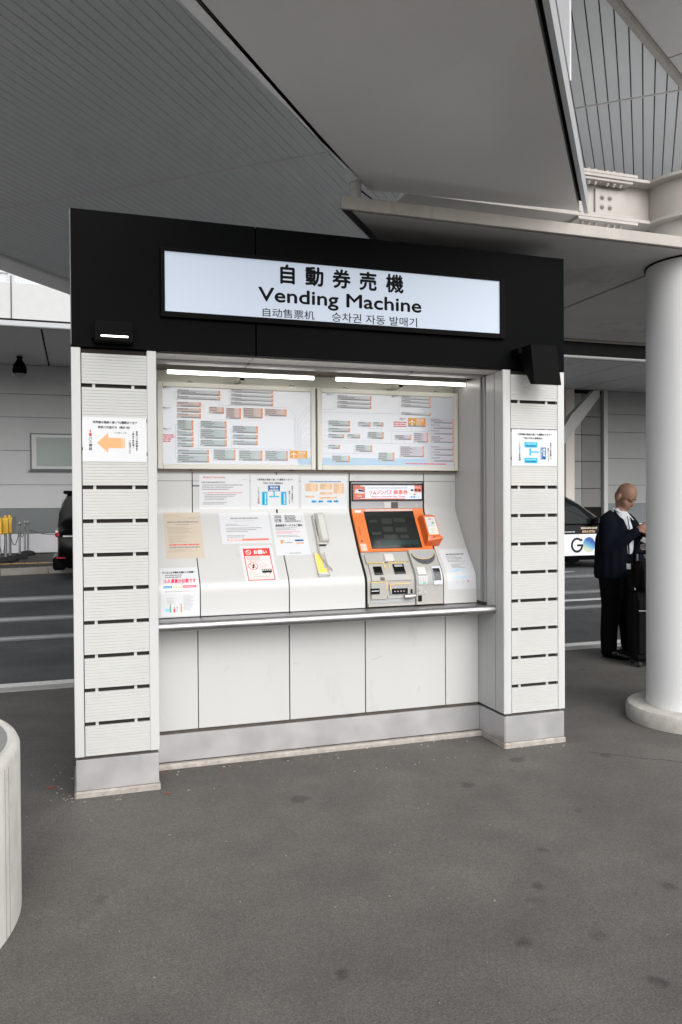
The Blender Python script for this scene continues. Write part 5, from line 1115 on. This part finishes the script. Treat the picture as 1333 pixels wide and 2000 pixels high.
for c, dz in ((pb(-.135, .045, 0), 0), (pb(.035, -.09, 0), 0)):
    def shoe(b, c=c):
        for q, rr in ((-.05, (.045, .042, .048)), (0, (.06, .044, .05)), (.06, (.07, .046, .042)), (.13, (.065, .045, .034)), (.175, (.045, .040, .028))): b.ball(c+fwd*q+BR*.01+Vector((0, 0, rr[2]+.006)), rr, SHOE, 14, 10, Matrix((fwd, lat, Vector((0, 0, 1)))).transposed())
    so = blob('shoe', shoe, pe, SHOE, .007, 3)
    sl = MB(); n = 20; sl.prism([tuple((c+fwd*(.06+.135*math.cos(2*math.pi*i/n))+lat*(.047*math.sin(2*math.pi*i/n))+BR*.01).xy) for i in range(n)], .001, .012, BLACK); sl.build('sole', so)
for off in (-.02, .0): MB().tube([pb(-.085+off, .05, 1.375), pb(-.03+off, .10, 1.28), pb(.01+off*.5, .145, 1.18), pb(.03, .175, 1.08), pb(.035, .17, .98)], .006, LAN if off else BLACK, 6).build('lanyard', pe, True)
MB().tube([pb(.03, .09, 1.32), pb(.045, .13, 1.22), pb(.04, .17, 1.12), pb(.045, .165, .95)], .005, BLACK, 6).build('lanyard', pe, True)
idc = MB(); c = pb(.04, .175, .89)
idc.add([c+BR*a+Vector((0, 0, z))+BT*t for t in (0, .006) for a, z in ((-.018, -.05), (.018, -.05), (.018, .0), (-.018, .0))], [(0, 1, 2, 3), (7, 6, 5, 4), (0, 4, 5, 1), (1, 5, 6, 2), (2, 6, 7, 3), (3, 7, 4, 0)], mat('card_white', (.6, .6, .6), .4)); idc.build('id_card', pe)
# eyebrows, eyes as dark creases
eb = MB()
for s in (-1, 1): eb.tube([hp(.096, s*.014, .018), hp(.094, s*.034, .022), hp(.080, s*.052, .016)], .0045, mat('brow_dark', (.05, .035, .03), .8), 6); eb.tube([hp(.092, s*.018, -.008), hp(.088, s*.040, -.008)], .003, MATS['brow_dark'], 6)
eb.tube([hp(.100, -.016, -.076), hp(.102, 0, -.075), hp(.100, .016, -.076)], .0022, mat('lip_dark', (.22, .08, .07), .6), 6); eb.build('brows', pe, True)
pap = MB(); pap.add([pb(.14, .14, 1.10)+Vector((0, 0, e)) for e in (0,)]+[pb(.165, .17, 1.135), pb(.30, .14, 1.06), pb(.285, .11, 1.03)]+[pb(.14, .14, 1.097), pb(.165, .17, 1.132), pb(.30, .14, 1.057), pb(.285, .11, 1.027)], [(0, 1, 2, 3), (7, 6, 5, 4), (0, 4, 5, 1), (1, 5, 6, 2), (2, 6, 7, 3), (3, 7, 4, 0)], mat('slip_white', (.8, .8, .82), .6)); o = pap.build('paper_slip'); tag(o, 'white paper slip held in the hands of the person', 'paper')
# suitcase and bag
SUIT = mat('suitcase_black', (.003, .003, .0035), .75, spec=.12, bump=.1, bscale=150)
def obox(b, c, ax, ay, w, d_, z0, z1, m, ch=.03):
    t = MB().box(-w/2, w/2, -d_/2, d_/2, z0, z1, m, ch); b.add([Vector(c)+ax*p[0]+ay*p[1]+Vector((0, 0, p[2])) for p in t.v], t.f, m)
sc_ = pb(.245, .30, 0); axs = (BR*.96-BT*.28).normalized(); ays = Vector((-axs.y, axs.x, 0))
su = root('suitcase', 'tall black suitcase standing in front of the person', 'suitcase')
b = MB(); obox(b, sc_, axs, ays, .40, .25, .05, .66, SUIT, .03); b.build('shell', su)
b = MB(); obox(b, sc_-ays*.128, axs, ays, .34, .02, .12, .60, SUIT, .008); b.build('front_pocket', su)
b = MB(); obox(b, sc_-ays*.14, axs, ays, .34, .006, .50, .506, STEEL, 0); b.build('zip', su)
for sx_ in (-.15, .15):
    for sy_ in (-.09, .09): MB().ball(sc_+axs*sx_+ays*sy_+Vector((0, 0, .027)), (.026, .026, .027), RUB).build('wheel', su, True)
b = MB()
for sx_ in (-.11, .11): b.tube([sc_+axs*sx_+ays*.10+Vector((0, 0, .64)), sc_+axs*sx_+ays*.10+Vector((0, 0, 1.0))], .011, GREYM, 8)
b.tube([sc_+axs*-.12+ays*.10+Vector((0, 0, 1.0)), sc_+axs*.12+ays*.10+Vector((0, 0, 1.0))], .02, BLACK, 10); b.build('pull_handle', su, True)
bg_ = root('shoulder_bag', 'black soft bag resting on top of the suitcase', 'bag')
b = MB(); obox(b, sc_-ays*.03, axs, ays, .36, .22, .665, .93, SUIT, .05); b.build('bag_body', bg_)
b = MB(); obox(b, sc_-ays*.15, axs, ays, .28, .03, .70, .85, SUIT, .012); b.build('front_pocket', bg_)
b = MB(); b.tube([sc_+axs*-.07-ays*.03+Vector((0, 0, .925)), sc_+axs*-.06-ays*.03+Vector((0, 0, .965)), sc_+axs*.06-ays*.03+Vector((0, 0, .965)), sc_+axs*.07-ays*.03+Vector((0, 0, .925))], .011, GREYM, 8); b.build('grab_handle', bg_, True)
b = MB(); obox(b, sc_-ays*.168-axs*.02, axs, ays, .012, .006, .78, .82, STEEL, 0); b.build('zip_pull', bg_)

# ================================================================== litter and marks on the pavement
lt = MB(); rn = random.Random(11); LIT = mat('litter_pale', (.30, .285, .265), .8); LEAF = mat('leaf_red', (.22, .05, .04), .8)
def chip(x, y, q, m):
    a = rn.uniform(0, 6.28); n = rn.choice((4, 5, 6)); lt.prism([(x+q*rn.uniform(.4, 1)*math.cos(a+6.28*i/n)*1.6, y+q*rn.uniform(.4, 1)*math.sin(a+6.28*i/n)) for i in range(n)], .0008, .003, m)
for i in range(130):
    x, y = rn.uniform(-1., 4.8), rn.uniform(-2.6, .9)
    if -.01 < x < 2.84 and y > -.02: continue
    chip(x, y, rn.uniform(.0012, .004), LIT)
for i in range(36): chip(rn.uniform(0, 2.8), rn.uniform(-.09, -.012), rn.uniform(.002, .006), rn.choice((LIT, LIT, MORTAR, LEAF)))
for i in range(30): chip(rn.uniform(.42, 2.4), rn.uniform(.16, .28), rn.uniform(.003, .007), rn.choice((LIT, MORTAR, LEAF)))
for i in range(16): chip(rn.uniform(-.12, -.01), rn.uniform(-.05, .5), rn.uniform(.003, .008), LIT)
tag(lt.build('pavement_litter'), 'scattered pale chips and dust on the asphalt', None, kind='stuff')
for x, y, q, m, lab in ((-.12, .20, .03, LEAF, 'small red leaf on the asphalt left of the kiosk'), (.44, -.08, .02, LEAF, 'small reddish scrap at the foot of the left pillar')):
    b = MB(); b.add([(x-q, y, .002), (x-q*.2, y+q*.35, .006), (x+q, y+q*.1, .002), (x, y-q*.35, .004), (x-q, y, .001), (x-q*.2, y+q*.35, .004), (x+q, y+q*.1, .001), (x, y-q*.35, .002)], [(0, 1, 2, 3), (7, 6, 5, 4)], m); tag(b.build('leaf'), lab, 'leaf')
# thin crack in the asphalt at right
ck = []; x, y = 2.85, -.22
for i in range(26): ck.append((x, y, .0008)); x += .035+rn.uniform(-.01, .01); y -= .030+rn.uniform(-.02, .02)
tag(MB().tube(ck, .0014, mat('crack_dark', (.045, .043, .04), .9), 4).build('pavement_crack'), 'thin crack running across the asphalt right of the kiosk', None, kind='stuff')
